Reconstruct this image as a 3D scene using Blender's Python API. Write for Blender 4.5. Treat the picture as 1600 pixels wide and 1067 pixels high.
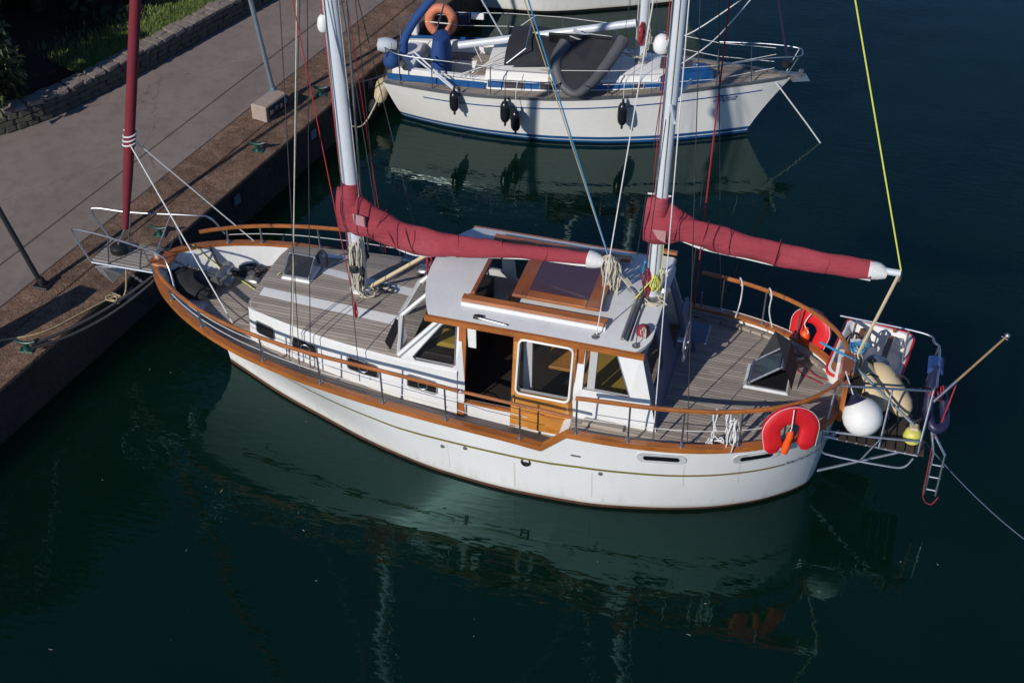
import bpy, bmesh, math, random
import numpy as np
from mathutils import Matrix, Vector
random.seed(7); np.random.seed(7)
for o in list(bpy.data.objects): bpy.data.objects.remove(o)
scene = bpy.context.scene
COL = scene.collection
R = math.radians

# ---------------------------------------------------------------- camera, sky, sun, exposure
cam = bpy.data.cameras.new('camera'); cam.sensor_width = 36.0; cam.lens = 48.0; cam.clip_end = 2000
cam_o = bpy.data.objects.new('camera', cam); COL.objects.link(cam_o)
cm = Matrix(((0.95989, -0.17773, 0.21683, 9.7192), (0.28034, 0.59853, -0.75045, -14.5081), (0.00359, 0.78114, 0.62435, 13.4798), (0, 0, 0, 1)))
cam_o.matrix_world = cm
scene.camera = cam_o
SUN_EL = 29.0      # degrees above the horizon
SUN_AZ = 24.0      # the light travels towards +Y, turned this much towards +X
tr = Vector((math.sin(R(SUN_AZ))*math.cos(R(SUN_EL)), math.cos(R(SUN_AZ))*math.cos(R(SUN_EL)), -math.sin(R(SUN_EL))))
sl = bpy.data.lights.new('sun', 'SUN'); sl.energy = 5.0; sl.angle = R(0.53); sl.color = (1.0, 0.945, 0.87)
so = bpy.data.objects.new('sun', sl); COL.objects.link(so); so.location = (0, -20, 30)
so.rotation_euler = tr.to_track_quat('-Z', 'Y').to_euler()
world = bpy.data.worlds.new('World'); scene.world = world; world.use_nodes = True
wn = world.node_tree.nodes; wl = world.node_tree.links
sky = wn.new('ShaderNodeTexSky'); sky.sky_type = 'NISHITA'; sky.sun_disc = False
sky.sun_elevation = R(SUN_EL)
sky.sun_rotation = math.atan2(-tr.x, -tr.y)
sky.air_density = 1.0; sky.dust_density = 0.0; sky.ozone_density = 6.0; sky.altitude = 4000
bg = wn['Background']; wl.new(sky.outputs[0], bg.inputs[0]); bg.inputs[1].default_value = 0.145
scene.render.engine = 'CYCLES'
scene.view_settings.view_transform = 'Standard'; scene.view_settings.look = 'None'
scene.view_settings.exposure = -0.40; scene.view_settings.gamma = 1.0
scene.view_settings.use_curve_mapping = False

# ---------------------------------------------------------------- materials
def nt(name):
    m = bpy.data.materials.new(name); m.use_nodes = True
    n = m.node_tree.nodes; b = n['Principled BSDF']
    return m, n, m.node_tree.links, b
def noise(n, l, vec, scale, detail=4, rough=.55):
    t = n.new('ShaderNodeTexNoise'); t.inputs['Scale'].default_value = scale; t.inputs['Detail'].default_value = detail
    t.inputs['Roughness'].default_value = rough
    if vec is not None: l.new(vec, t.inputs['Vector'])
    return t
def coords(n, l, sc=(1, 1, 1), kind='Object'):
    tc = n.new('ShaderNodeTexCoord'); mp = n.new('ShaderNodeMapping'); mp.inputs['Scale'].default_value = sc
    l.new(tc.outputs[kind], mp.inputs['Vector']); return mp.outputs[0]
def ramp(n, l, fac, stops):
    r = n.new('ShaderNodeValToRGB'); e = r.color_ramp.elements
    while len(e) < len(stops): e.new(.5)
    for i, (p, c) in enumerate(stops):
        e[i].position = p; e[i].color = (*c, 1) if len(c) == 3 else c
    l.new(fac, r.inputs[0]); return r
def math_n(n, l, op, a, b=None, c=None):
    m = n.new('ShaderNodeMath'); m.operation = op
    for i, x in enumerate((a, b, c)):
        if x is None: continue
        if isinstance(x, (int, float)): m.inputs[i].default_value = x
        else: l.new(x, m.inputs[i])
    return m.outputs[0]
def mixc(n, l, fac, a, b, mode='MIX'):
    m = n.new('ShaderNodeMix'); m.data_type = 'RGBA'; m.blend_type = mode
    for i, x in ((0, fac), (6, a), (7, b)):
        if isinstance(x, (int, float)): m.inputs[i].default_value = x
        elif isinstance(x, tuple): m.inputs[i].default_value = (*x, 1)
        else: l.new(x, m.inputs[i])
    return m.outputs[2]
def bump(n, l, b, h, strength=.3, dist=.01):
    u = n.new('ShaderNodeBump'); u.inputs['Strength'].default_value = strength; u.inputs['Distance'].default_value = dist
    l.new(h, u.inputs['Height']); l.new(u.outputs[0], b.inputs['Normal'])
def M(name, col, rough=.5, metal=0.0, var=.18, vs=3.0, bs=0, bstr=.2, bd=.004, sc=(1, 1, 1), coat=0):
    m, n, l, b = nt(name)
    v = coords(n, l, sc)
    t = noise(n, l, v, vs, 5)
    t2 = noise(n, l, v, vs*7.3, 3)
    f = math_n(n, l, 'ADD', math_n(n, l, 'MULTIPLY', t.outputs[0], .65), math_n(n, l, 'MULTIPLY', t2.outputs[0], .35))
    lo = tuple(c*(1-var) for c in col); hi = tuple(min(1, c*(1+var)) for c in col)
    r = ramp(n, l, f, [(.3, lo), (.7, hi)])
    l.new(r.outputs[0], b.inputs['Base Color'])
    b.inputs['Roughness'].default_value = rough; b.inputs['Metallic'].default_value = metal
    rr = n.new('ShaderNodeMapRange'); rr.inputs[3].default_value = max(.02, rough*.8); rr.inputs[4].default_value = min(1, rough*1.2)
    l.new(t2.outputs[0], rr.inputs[0]); l.new(rr.outputs[0], b.inputs['Roughness'])
    if coat: b.inputs['Coat Weight'].default_value = coat; b.inputs['Coat Roughness'].default_value = .12
    if bs:
        t3 = noise(n, l, v, bs, 3); bump(n, l, b, t3.outputs[0], bstr, bd)
    return m
MT = {}
def hull_mat(name, col, streak):
    m, n, l, b = nt(name); v = coords(n, l); g = noise(n, l, v, 1.2, 4)
    base = ramp(n, l, g.outputs[0], [(.3, tuple(c*.95 for c in col)), (.7, tuple(min(1, c*1.04) for c in col))])
    s1 = noise(n, l, coords(n, l, (9, 9, .5)), 1.0, 4); s2 = noise(n, l, v, .9, 3)
    sp = n.new('ShaderNodeSeparateXYZ'); tc = n.new('ShaderNodeTexCoord'); l.new(tc.outputs['Object'], sp.inputs[0])
    low = n.new('ShaderNodeMapRange'); low.inputs[1].default_value = .05; low.inputs[2].default_value = .32; low.inputs[3].default_value = 1.0; low.inputs[4].default_value = .12
    l.new(sp.outputs['Z'], low.inputs[0])
    st = ramp(n, l, s1.outputs[0], [(.50, (0, 0, 0)), (.72, (1, 1, 1))]); f = math_n(n, l, 'MULTIPLY', math_n(n, l, 'MULTIPLY', st.outputs[0], low.outputs[0]), .55)
    scum = n.new('ShaderNodeMapRange'); scum.inputs[1].default_value = .06; scum.inputs[2].default_value = .13; scum.inputs[3].default_value = .5; scum.inputs[4].default_value = 0
    l.new(math_n(n, l, 'ADD', sp.outputs['Z'], math_n(n, l, 'MULTIPLY', math_n(n, l, 'SUBTRACT', s2.outputs[0], .5), .12)), scum.inputs[0])
    c = mixc(n, l, math_n(n, l, 'MAXIMUM', f, scum.outputs[0]), base.outputs[0], streak)
    for xr, zr, wd in ((7.10, .70, .010), (6.02, .62, .014), (5.06, .68, .006), (8.30, 1.08, .008), (9.0, 1.12, .007)):
        dx = math_n(n, l, 'ABSOLUTE', math_n(n, l, 'SUBTRACT', math_n(n, l, 'ADD', sp.outputs['X'], math_n(n, l, 'MULTIPLY', s2.outputs[0], .03)), xr+.015))
        a_ = math_n(n, l, 'LESS_THAN', dx, wd); b_ = math_n(n, l, 'LESS_THAN', sp.outputs['Z'], zr); c_ = math_n(n, l, 'GREATER_THAN', sp.outputs['Z'], zr-.5)
        mk_ = math_n(n, l, 'MULTIPLY', math_n(n, l, 'MULTIPLY', a_, b_), math_n(n, l, 'MULTIPLY', c_, math_n(n, l, 'MULTIPLY', g.outputs[0], .6)))
        c = mixc(n, l, mk_, c, (.34, .24, .10))
    l.new(c, b.inputs['Base Color']); b.inputs['Roughness'].default_value = .3
    w = noise(n, l, coords(n, l, (1.2, 1.2, 3)), 4, 3); bump(n, l, b, w.outputs[0], .10, .01); return m
MT['hull'] = hull_mat('gelcoat_white', (.76, .76, .735), (.42, .36, .22))
MT['white'] = M('white_paint', (.74, .74, .72), .35, var=.06, vs=2)
MT['roofw'] = M('roof_grey_white', (.63, .64, .635), .5, var=.09, vs=2.2, bs=150, bstr=.1, bd=.001)
MT['navy'] = M('navy_band', (.03, .045, .085), .4)
MT['gold'] = M('gold_stripe', (.20, .16, .03), .35)
MT['boot'] = M('brown_boot_stripe', (.10, .045, .03), .6, var=.4, vs=6)
MT['anti'] = M('antifouling', (.05, .045, .035), .7)
MT['steel'] = M('stainless', (.42, .44, .48), .45, 1.0, var=.1)
MT['alu'] = M('painted_alloy', (.62, .66, .70), .4, .1, var=.07, vs=1.5)
def canvas(name, col):
    m, n, l, b = nt(name); v = coords(n, l); a = noise(n, l, v, 1.3, 4); f = noise(n, l, v, 26, 3)
    k = math_n(n, l, 'ADD', math_n(n, l, 'MULTIPLY', a.outputs[0], .75), math_n(n, l, 'MULTIPLY', f.outputs[0], .25))
    r = ramp(n, l, k, [(.3, tuple(c*.78 for c in col)), (.55, col), (.75, (col[0]*1.18, col[1]*1.9, col[2]*1.7))]); l.new(r.outputs[0], b.inputs['Base Color'])
    b.inputs['Roughness'].default_value = .88
    mp = n.new('ShaderNodeMapping'); tc = n.new('ShaderNodeTexCoord'); l.new(tc.outputs['Object'], mp.inputs['Vector']); mp.inputs['Rotation'].default_value = (0, R(32), 0); mp.inputs['Scale'].default_value = (1.6, 2.0, 7)
    w = noise(n, l, mp.outputs[0], 1.6, 3, .5); fine = noise(n, l, v, 350, 1)
    rd = ramp(n, l, w.outputs[0], [(.30, (0, 0, 0)), (.48, (1, 1, 1)), (.60, (.35, .35, .35)), (.75, (.9, .9, .9))])
    h = math_n(n, l, 'ADD', rd.outputs[0], math_n(n, l, 'MULTIPLY', fine.outputs[0], .04)); bump(n, l, b, h, .42, .02); return m
MT['red'] = canvas('red_canvas', (.30, .036, .052))
MT['furl'] = M('maroon_canvas', (.17, .014, .026), .8, var=.2, vs=4, bs=60, bstr=.3, bd=.004)
MT['patch'] = M('pink_patch', (.42, .22, .22), .8)
MT['cream'] = M('cream_rope', (.52, .47, .37), .85, var=.25, vs=30, bs=220, bstr=.5, bd=.003)
MT['whiter'] = M('white_rope', (.68, .68, .66), .8, var=.15, vs=30)
MT['redrope'] = M('red_rope', (.34, .018, .028), .8, var=.25, vs=30)
MT['bluerope'] = M('blue_rope', (.03, .22, .42), .8, var=.2, vs=30)
MT['yelrope'] = M('yellow_rope', (.62, .62, .10), .8, var=.2, vs=30)
MT['tanrope'] = M('tan_rope', (.38, .30, .17), .85, var=.25, vs=30)
MT['darkrope'] = M('dark_rope', (.025, .025, .03), .85, var=.3, vs=30)
MT['blackwire'] = M('wire', (.12, .12, .13), .4, .7)
MT['black'] = M('black_plastic', (.012, .012, .014), .5, var=.3, vs=8)
MT['blackcloth'] = M('black_cloth', (.015, .015, .018), .9, var=.4, vs=9, bs=25, bstr=.6, bd=.02)
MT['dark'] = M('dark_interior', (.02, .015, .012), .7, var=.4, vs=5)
MT['cushion'] = M('mustard_cushion', (.38, .25, .035), .9)
MT['buoyred'] = M('red_vinyl', (.62, .012, .018), .5, var=.1, vs=5, bs=30, bstr=.1, bd=.004)
MT['orange'] = M('orange_plastic', (.80, .09, .012), .4)
MT['fwhite'] = M('fender_white', (.78, .77, .74), .28, var=.05)
MT['fnavy'] = M('fender_navy', (.018, .02, .055), .4)
MT['fcream'] = M('fender_cream', (.55, .44, .27), .6, var=.08, vs=5)
MT['fgrey'] = M('fender_greyblue', (.10, .13, .20), .45)
MT['fgreyl'] = M('frame_grey', (.60, .61, .61), .35, .1)
MT['fblack'] = M('fender_black', (.012, .014, .018), .22)
MT['fyellow'] = M('float_yellow', (.60, .58, .12), .5)
MT['fbeige'] = M('float_beige', (.52, .43, .27), .6, var=.25, vs=5)
MT['slat'] = M('brown_slats', (.045, .032, .026), .7, var=.3, vs=8, sc=(6, 1, 1))
MT['bluecanvas'] = M('blue_canvas', (.012, .055, .20), .85, var=.15, vs=5, bs=200, bstr=.2, bd=.001)
MT['bluestripe'] = M('blue_stripe', (.012, .09, .26), .4)
MT['cream_gel'] = M('cream_gelcoat', (.84, .83, .79), .35, var=.06, vs=1.5, bs=4, bstr=.06, bd=.01)
MT['greycanvas'] = M('grey_rubber', (.085, .088, .095), .6, var=.15, vs=5)
MT['darkcanvas'] = M('charcoal_canvas', (.022, .023, .027), .85, var=.3, vs=6)
MT['orangebuoy'] = M('faded_orange', (.62, .21, .11), .6)
MT['green'] = M('green_iron', (.008, .055, .042), .35, var=.4, vs=20)
MT['galv'] = M('galvanised_post', (.20, .25, .28), .45, .4)
MT['blackiron'] = M('black_iron', (.012, .012, .013), .5)
MT['pinkcon'] = M('pink_concrete', (.36, .28, .235), .85, var=.15, vs=6, bs=60, bstr=.3, bd=.006)
MT['plate'] = M('berth_plate', (.10, .16, .24), .5)
MT['ink'] = M('ink', (.02, .025, .05), .6)
MT['stoneA'] = M('wall_stone', (.25, .21, .18), .9, var=.35, vs=5, bs=18, bstr=.8, bd=.03)
MT['stoneB'] = M('shaded_face_stone', (.085, .080, .060), .95, var=.45, vs=5, bs=18, bstr=.8, bd=.03)  # wall stone coloured darker: shade of the wall's face put into the colour
MT['soil'] = M('soil', (.06, .045, .032), .95, var=.4, vs=4, bs=30, bstr=.7, bd=.03)
MT['bark'] = M('bark', (.07, .05, .035), .9, var=.4, vs=6, bs=20, bstr=.8, bd=.03)
MT['tin'] = M('dull_metal', (.35, .35, .35), .35, .8)

def teak_mat(name, col, pitch, caulk, axis='Y', gap=.12):
    m, n, l, b = nt(name)
    tc = n.new('ShaderNodeTexCoord'); sp = n.new('ShaderNodeSeparateXYZ'); l.new(tc.outputs['Object'], sp.inputs[0])
    a = sp.outputs[axis]; other = sp.outputs['X' if axis == 'Y' else 'Y']
    k = math_n(n, l, 'DIVIDE', a, pitch)
    fr = math_n(n, l, 'FRACT', k); fl = math_n(n, l, 'FLOOR', k)
    d = math_n(n, l, 'ABSOLUTE', math_n(n, l, 'SUBTRACT', fr, .5))
    line = math_n(n, l, 'GREATER_THAN', d, .5-gap/2)
    wnz = n.new('ShaderNodeTexWhiteNoise'); wnz.noise_dimensions = '2D'
    cb = n.new('ShaderNodeCombineXYZ'); l.new(fl, cb.inputs[0])
    seg = math_n(n, l, 'FLOOR', math_n(n, l, 'ADD', math_n(n, l, 'DIVIDE', other, 1.7), math_n(n, l, 'MULTIPLY', fl, .37)))
    l.new(seg, cb.inputs[1]); l.new(cb.outputs[0], wnz.inputs['Vector'])
    v = coords(n, l, (3, 40, 20) if axis == 'Y' else (40, 3, 20))
    g = noise(n, l, v, 2.0, 6)
    v2 = coords(n, l, (1, 1, 1)); g2 = noise(n, l, v2, 1.4, 4)
    f = math_n(n, l, 'ADD', math_n(n, l, 'MULTIPLY', g.outputs[0], .45), math_n(n, l, 'ADD', math_n(n, l, 'MULTIPLY', wnz.outputs['Value'], .42), math_n(n, l, 'MULTIPLY', g2.outputs[0], .35)))
    r = ramp(n, l, f, [(.25, tuple(c*.66 for c in col)), (.8, tuple(c*1.28 for c in col))])
    c = mixc(n, l, line, r.outputs[0], caulk)
    l.new(c, b.inputs['Base Color']); b.inputs['Roughness'].default_value = .8
    hgt = math_n(n, l, 'SUBTRACT', math_n(n, l, 'MULTIPLY', g.outputs[0], .3), line)
    bump(n, l, b, hgt, .5, .003)
    return m
MT['teak'] = teak_mat('weathered_teak_deck', (.325, .28, .238), .054, (.085, .075, .068))
MT['teak2'] = teak_mat('weathered_teak_deck_yacht', (.26, .22, .18), .06, (.07, .06, .05), 'Y')
MT['gangteak'] = teak_mat('grey_planks', (.24, .215, .195), .075, (.03, .03, .03))
def varnish(name, col, sc=(1.2, 14, 14)):
    m, n, l, b = nt(name)
    v = coords(n, l, sc); g = noise(n, l, v, 2.5, 7, .65); g2 = noise(n, l, coords(n, l), 2.0, 3)
    f = math_n(n, l, 'ADD', math_n(n, l, 'MULTIPLY', g.outputs[0], .6), math_n(n, l, 'MULTIPLY', g2.outputs[0], .4))
    r = ramp(n, l, f, [(.28, tuple(c*.45 for c in col)), (.5, col), (.75, tuple(c*1.5 for c in col))])
    l.new(r.outputs[0], b.inputs['Base Color']); b.inputs['Roughness'].default_value = .38
    b.inputs['Coat Weight'].default_value = .9; b.inputs['Coat Roughness'].default_value = .14
    bump(n, l, b, g.outputs[0], .15, .004)
    return m
MT['varn'] = varnish('varnished_teak', (.37, .120, .024))
MT['varny'] = varnish('varnished_teak_across', (.26, .078, .02), (14, 1.2, 14))
MT['varnlight'] = varnish('honey_teak', (.52, .22, .04))
MT['varnz'] = varnish('varnished_teak_upright', (.36, .11, .025), (14, 14, 1.2))
MT['pole'] = varnish('pole_wood', (.34, .21, .10), (6, 6, 6))
def glass(name, col, rough=.04, alpha=1.0):
    m, n, l, b = nt(name)
    b.inputs['Base Color'].default_value = (*col, 1); b.inputs['Roughness'].default_value = rough
    b.inputs['IOR'].default_value = 1.5; b.inputs['Alpha'].default_value = alpha
    t = noise(n, l, coords(n, l), 2.0, 2); bump(n, l, b, t.outputs[0], .05, .01)
    return m
MT['glassd'] = glass('dark_window', (.008, .009, .011))
MT['glass'] = glass('cabin_glass', (.02, .025, .025), .03, .12)
MT['acryl'] = glass('tinted_acrylic', (.075, .05, .075), .12)
MT['acrylg'] = glass('smoked_acrylic', (.03, .03, .035), .1, .75)
MT['plastic'] = glass('dodger_window', (.06, .055, .06), .25)
# quay surfaces
def aggregate():
    m, n, l, b = nt('exposed_aggregate'); v = coords(n, l)
    vo = n.new('ShaderNodeTexVoronoi'); vo.inputs['Scale'].default_value = 58; l.new(v, vo.inputs['Vector'])
    big = noise(n, l, v, 1.1, 5); mid = noise(n, l, v, 6, 4)
    hs = n.new('ShaderNodeSeparateColor'); l.new(vo.outputs['Color'], hs.inputs[0])
    peb = ramp(n, l, hs.outputs[0], [(0, (.12, .075, .052)), (.35, (.20, .125, .085)), (.7, (.25, .175, .125)), (1, (.34, .27, .21))])
    base = ramp(n, l, big.outputs[0], [(.3, (.55, .50, .46)), (.7, (1.15, 1.0, .92))])
    c = mixc(n, l, 1.0, peb.outputs[0], base.outputs[0], 'MULTIPLY')
    dirt = ramp(n, l, mid.outputs[0], [(.35, (.55, .5, .45)), (.6, (1, 1, 1))])
    c = mixc(n, l, .8, c, dirt.outputs[0], 'MULTIPLY')
    l.new(c, b.inputs['Base Color']); b.inputs['Roughness'].default_value = .9
    bump(n, l, b, vo.outputs['Distance'], .8, .012); return m
MT['agg'] = aggregate()
def concrete():
    m, n, l, b = nt('road_concrete'); v = coords(n, l)
    big = noise(n, l, v, .7, 6); fine = noise(n, l, v, 90, 3); mid = noise(n, l, v, 5, 5)
    r = ramp(n, l, big.outputs[0], [(.3, (.198, .158, .140)), (.7, (.255, .207, .184))])
    f = ramp(n, l, fine.outputs[0], [(.3, (.82, .82, .82)), (.7, (1.15, 1.15, 1.15))])
    c = mixc(n, l, 1, r.outputs[0], f.outputs[0], 'MULTIPLY')
    s = ramp(n, l, mid.outputs[0], [(.32, (.78, .76, .74)), (.55, (1, 1, 1))]); c = mixc(n, l, .7, c, s.outputs[0], 'MULTIPLY')
    # hairline cracks
    wv = n.new('ShaderNodeVectorMath'); wv.operation = 'ADD'; l.new(v, wv.inputs[0])
    wb = noise(n, l, v, 2.2, 5); sc_ = n.new('ShaderNodeVectorMath'); sc_.operation = 'SCALE'; sc_.inputs['Scale'].default_value = .5
    l.new(wb.outputs['Color'], sc_.inputs[0]); l.new(sc_.outputs[0], wv.inputs[1])
    vo = n.new('ShaderNodeTexVoronoi'); vo.feature = 'DISTANCE_TO_EDGE'; vo.inputs['Scale'].default_value = .33; l.new(wv.outputs[0], vo.inputs['Vector'])
    ck = math_n(n, l, 'LESS_THAN', vo.outputs['Distance'], .0028)
    c = mixc(n, l, math_n(n, l, 'MULTIPLY', ck, .4), c, (.05, .04, .038))
    l.new(c, b.inputs['Base Color']); b.inputs['Roughness'].default_value = .88
    bump(n, l, b, fine.outputs[0], .35, .004); return m
MT['road'] = concrete()
def water_mat():
    m, n, l, b = nt('harbour_water')
    v1 = coords(n, l, (1, 1, 1)); v2 = coords(n, l, (.7, 2.2, 1))
    big = noise(n, l, v1, .25, 3)
    c = ramp(n, l, big.outputs[0], [(.3, (.0013, .0102, .0062)), (.7, (.0020, .0132, .0080))])
    l.new(c.outputs[0], b.inputs['Base Color']); b.inputs['Roughness'].default_value = .004; b.inputs['IOR'].default_value = 1.333; b.inputs['Specular Tint'].default_value = (.42, 1.0, .96, 1); b.inputs['Specular IOR Level'].default_value = .78
    b.subsurface_method = 'BURLEY'; b.inputs['Subsurface Weight'].default_value = 1; b.inputs['Subsurface Radius'].default_value = (.5, 1, .9); b.inputs['Subsurface Scale'].default_value = 3.5
    a = noise(n, l, v1, 1.1, 0); d = noise(n, l, v2, 4.2, 1, .5); e = noise(n, l, v2, 11, 0)
    patch = noise(n, l, v1, .18, 2)
    amp = n.new('ShaderNodeMapRange'); amp.inputs[1].default_value = .4; amp.inputs[2].default_value = .65; amp.inputs[3].default_value = .25; amp.inputs[4].default_value = 1.0
    l.new(patch.outputs[0], amp.inputs[0])
    h = math_n(n, l, 'ADD', math_n(n, l, 'MULTIPLY', a.outputs[0], 1.0), math_n(n, l, 'MULTIPLY', math_n(n, l, 'MULTIPLY', d.outputs[0], .42), amp.outputs[0]))
    h = math_n(n, l, 'ADD', h, math_n(n, l, 'MULTIPLY', math_n(n, l, 'MULTIPLY', e.outputs[0], .06), amp.outputs[0]))
    bump(n, l, b, h, .32, .035); return m
MT['water'] = water_mat()
def leaf_mat(name, a, bcol):
    m, n, l, b = nt(name)
    t = noise(n, l, coords(n, l), 1.3, 4); r = ramp(n, l, t.outputs[0], [(.3, a), (.7, bcol)])
    l.new(r.outputs[0], b.inputs['Base Color']); b.inputs['Roughness'].default_value = .6; return m
MT['leafd'] = leaf_mat('evergreen_leaf', (.010, .018, .008), (.024, .040, .014))
MT['leafb'] = leaf_mat('bush_leaf', (.035, .05, .018), (.09, .11, .035))
MT['grass'] = leaf_mat('grass_blade', (.10, .16, .03), (.19, .25, .07))

# ---------------------------------------------------------------- mesh helpers
def mk(name, V, F, mat, parent=None, smooth=False, matrix=None):
    me = bpy.data.meshes.new(name); me.from_pydata([tuple(map(float, v)) for v in V], [], F); me.update()
    bm = bmesh.new(); bm.from_mesh(me); bmesh.ops.recalc_face_normals(bm, faces=bm.faces); bm.to_mesh(me); bm.free()
    if isinstance(mat, str): mat = MT[mat]
    me.materials.append(mat)
    if smooth:
        for p in me.polygons: p.use_smooth = True
    o = bpy.data.objects.new(name, me); COL.objects.link(o)
    if parent is not None: o.parent = parent
    if matrix is not None: o.matrix_local = matrix
    return o
def auto(o, ang=40):
    me = o.data; me.set_sharp_from_angle(angle=R(ang)); return o
def thing(name, label, cat, loc=(0, 0, 0), rz=0, group=None):
    o = bpy.data.objects.new(name, None); COL.objects.link(o); o.location = loc; o.rotation_euler = (0, 0, rz)
    o.empty_display_size = .2; o['label'] = label; o['category'] = cat
    if group: o['group'] = group
    return o
def tag(o, label, cat, group=None, recentre=True):
    o['label'] = label; o['category'] = cat
    if group: o['group'] = group
    if recentre and o.type == 'MESH':
        co = np.array([v.co[:] for v in o.data.vertices]); c = Vector(((co[:, 0].min()+co[:, 0].max())/2, (co[:, 1].min()+co[:, 1].max())/2, co[:, 2].min()))
        o.data.transform(Matrix.Translation(-c)); o.location = o.location + c
    return o
def struct(o): o['kind'] = 'structure'; return o
class B:
    """collects shapes; build() links them as one mesh"""
    def __init__(s): s.V = []; s.F = []
    def add(s, V, F):
        k = len(s.V); s.V += [tuple(v) for v in V]; s.F += [tuple(i+k for i in f) for f in F]; return s
    def box(s, c, d, rot=None, bev=0):
        x, y, z = (q/2 for q in d)
        if bev:
            e = min(bev, x*.9, y*.9, z*.9)
            V = []; 
            for sz in (-1, 1):
                for (ax, ay) in ((x-e, y-e),):
                    pass
            prof = [(-z, e), (-z+e, 0), (z-e, 0), (z, e)]
            F = []
            for (pz, ins) in prof:
                a, b2 = x-ins, y-ins
                V += [(-a, -b2+e*.4, pz), (-a+e*.4, -b2, pz), (a-e*.4, -b2, pz), (a, -b2+e*.4, pz), (a, b2-e*.4, pz), (a-e*.4, b2, pz), (-a+e*.4, b2, pz), (-a, b2-e*.4, pz)]
            for i in range(3):
                for j in range(8): F.append((i*8+j, i*8+(j+1) % 8, (i+1)*8+(j+1) % 8, (i+1)*8+j))
            F += [tuple(range(8)), tuple(range(24, 32))]
        else:
            V = [(sx*x, sy*y, sz*z) for sz in (-1, 1) for sx, sy in ((-1, -1), (1, -1), (1, 1), (-1, 1))]
            F = [(0, 1, 2, 3), (4, 5, 6, 7), (0, 1, 5, 4), (1, 2, 6, 5), (2, 3, 7, 6), (3, 0, 4, 7)]
        m = rot if rot is not None else Matrix()
        V = [m @ Vector(v)+Vector(c) for v in V]
        return s.add(V, F)
    def tube(s, P, r, n=8, closed=False, caps=True):
        P = [Vector(p) for p in P]; N = len(P)
        rs = r if hasattr(r, '__len__') else [r]*N
        V = []; F = []; up = None
        for i in range(N):
            if closed: t = P[(i+1) % N]-P[i-1]
            else: t = P[min(i+1, N-1)]-P[max(i-1, 0)]
            if t.length < 1e-9: t = Vector((0, 0, 1))
            t.normalize()
            if up is None:
                up = Vector((0, 0, 1)) if abs(t.z) < .9 else Vector((1, 0, 0))
            a = t.cross(up)
            if a.length < 1e-6: a = t.orthogonal()
            a.normalize(); b = a.cross(t).normalized(); up = b
            for k in range(n):
                an = 2*math.pi*k/n; V.append(P[i]+(a*math.cos(an)+b*math.sin(an))*rs[i])
        for i in range(N if closed else N-1):
            j = (i+1) % N
            for k in range(n): F.append((i*n+k, i*n+(k+1) % n, j*n+(k+1) % n, j*n+k))
        if caps and not closed: F += [tuple(range(n)), tuple(range((N-1)*n, N*n))]
        return s.add(V, F)
    def lathe(s, prof, c, axis=(0, 0, 1), n=20):
        ax = Vector(axis).normalized(); a = ax.orthogonal().normalized(); b = ax.cross(a); V = []; F = []; c = Vector(c)
        for (r, h) in prof:
            for k in range(n):
                an = 2*math.pi*k/n; V.append(c+ax*h+(a*math.cos(an)+b*math.sin(an))*max(r, 1e-4))
        for i in range(len(prof)-1):
            for k in range(n): F.append((i*n+k, i*n+(k+1) % n, (i+1)*n+(k+1) % n, (i+1)*n+k))
        F += [tuple(range(n)), tuple(range((len(prof)-1)*n, len(prof)*n))]
        return s.add(V, F)
    def grid(s, rows, closed=False):
        V = []; F = []; m = len(rows[0])
        for r_ in rows: V += [tuple(p) for p in r_]
        for i in range(len(rows)-1):
            for j in range(m if closed else m-1): F.append((i*m+j, i*m+(j+1) % m, (i+1)*m+(j+1) % m, (i+1)*m+j))
        return s.add(V, F)
    def quadprism(s, a, b):   # two polygons of equal length joined
        n = len(a); V = list(a)+list(b)
        F = [tuple(range(n)), tuple(range(n, 2*n))]+[(i, (i+1) % n, n+(i+1) % n, n+i) for i in range(n)]
        return s.add(V, F)
    def build(s, name, mat, parent=None, smooth=False, sharp=40):
        o = mk(name, s.V, s.F, mat, parent, smooth)
        if smooth and sharp: auto(o, sharp)
        return o
def tube(name, P, r, mat, parent=None, n=8, closed=False): return B().tube(P, r, n, closed).build(name, mat, parent, True, 60)
def box(name, c, d, mat, parent=None, rot=None, bev=.01): return B().box(c, d, rot, bev).build(name, mat, parent)
def pchip(xs, ys):
    xs = np.array(xs, float); ys = np.array(ys, float); h = np.diff(xs); d = np.diff(ys)/h; m = np.zeros_like(ys)
    for i in range(1, len(xs)-1):
        if d[i-1]*d[i] > 0:
            w1 = 2*h[i]+h[i-1]; w2 = h[i]+2*h[i-1]; m[i] = (w1+w2)/(w1/d[i-1]+w2/d[i])
    m[0] = d[0]; m[-1] = d[-1]
    def f(x):
        x = np.clip(np.asarray(x, float), xs[0], xs[-1]); i = np.clip(np.searchsorted(xs, x)-1, 0, len(xs)-2)
        t = (x-xs[i])/h[i]
        return (2*t**3-3*t**2+1)*ys[i]+(t**3-2*t**2+t)*h[i]*m[i]+(-2*t**3+3*t**2)*ys[i+1]+(t**3-t**2)*h[i]*m[i+1]
    return f
def smoothpath(P, n=8):
    """Catmull-Rom through the points"""
    P = [Vector(p) for p in P]; Q = []
    for i in range(len(P)-1):
        p0 = P[max(i-1, 0)]; p1 = P[i]; p2 = P[i+1]; p3 = P[min(i+2, len(P)-1)]
        for k in range(n):
            t = k/n
            Q.append(.5*((2*p1)+(p2-p0)*t+(2*p0-5*p1+4*p2-p3)*t*t+(3*p1-p0-3*p2+p3)*t**3))
    Q.append(P[-1]); return Q
def sag(a, b, d, n=14):
    a = Vector(a); b = Vector(b); return [a.lerp(b, i/n)-Vector((0, 0, d*4*(i/n)*(1-i/n))) for i in range(n+1)]
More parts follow.
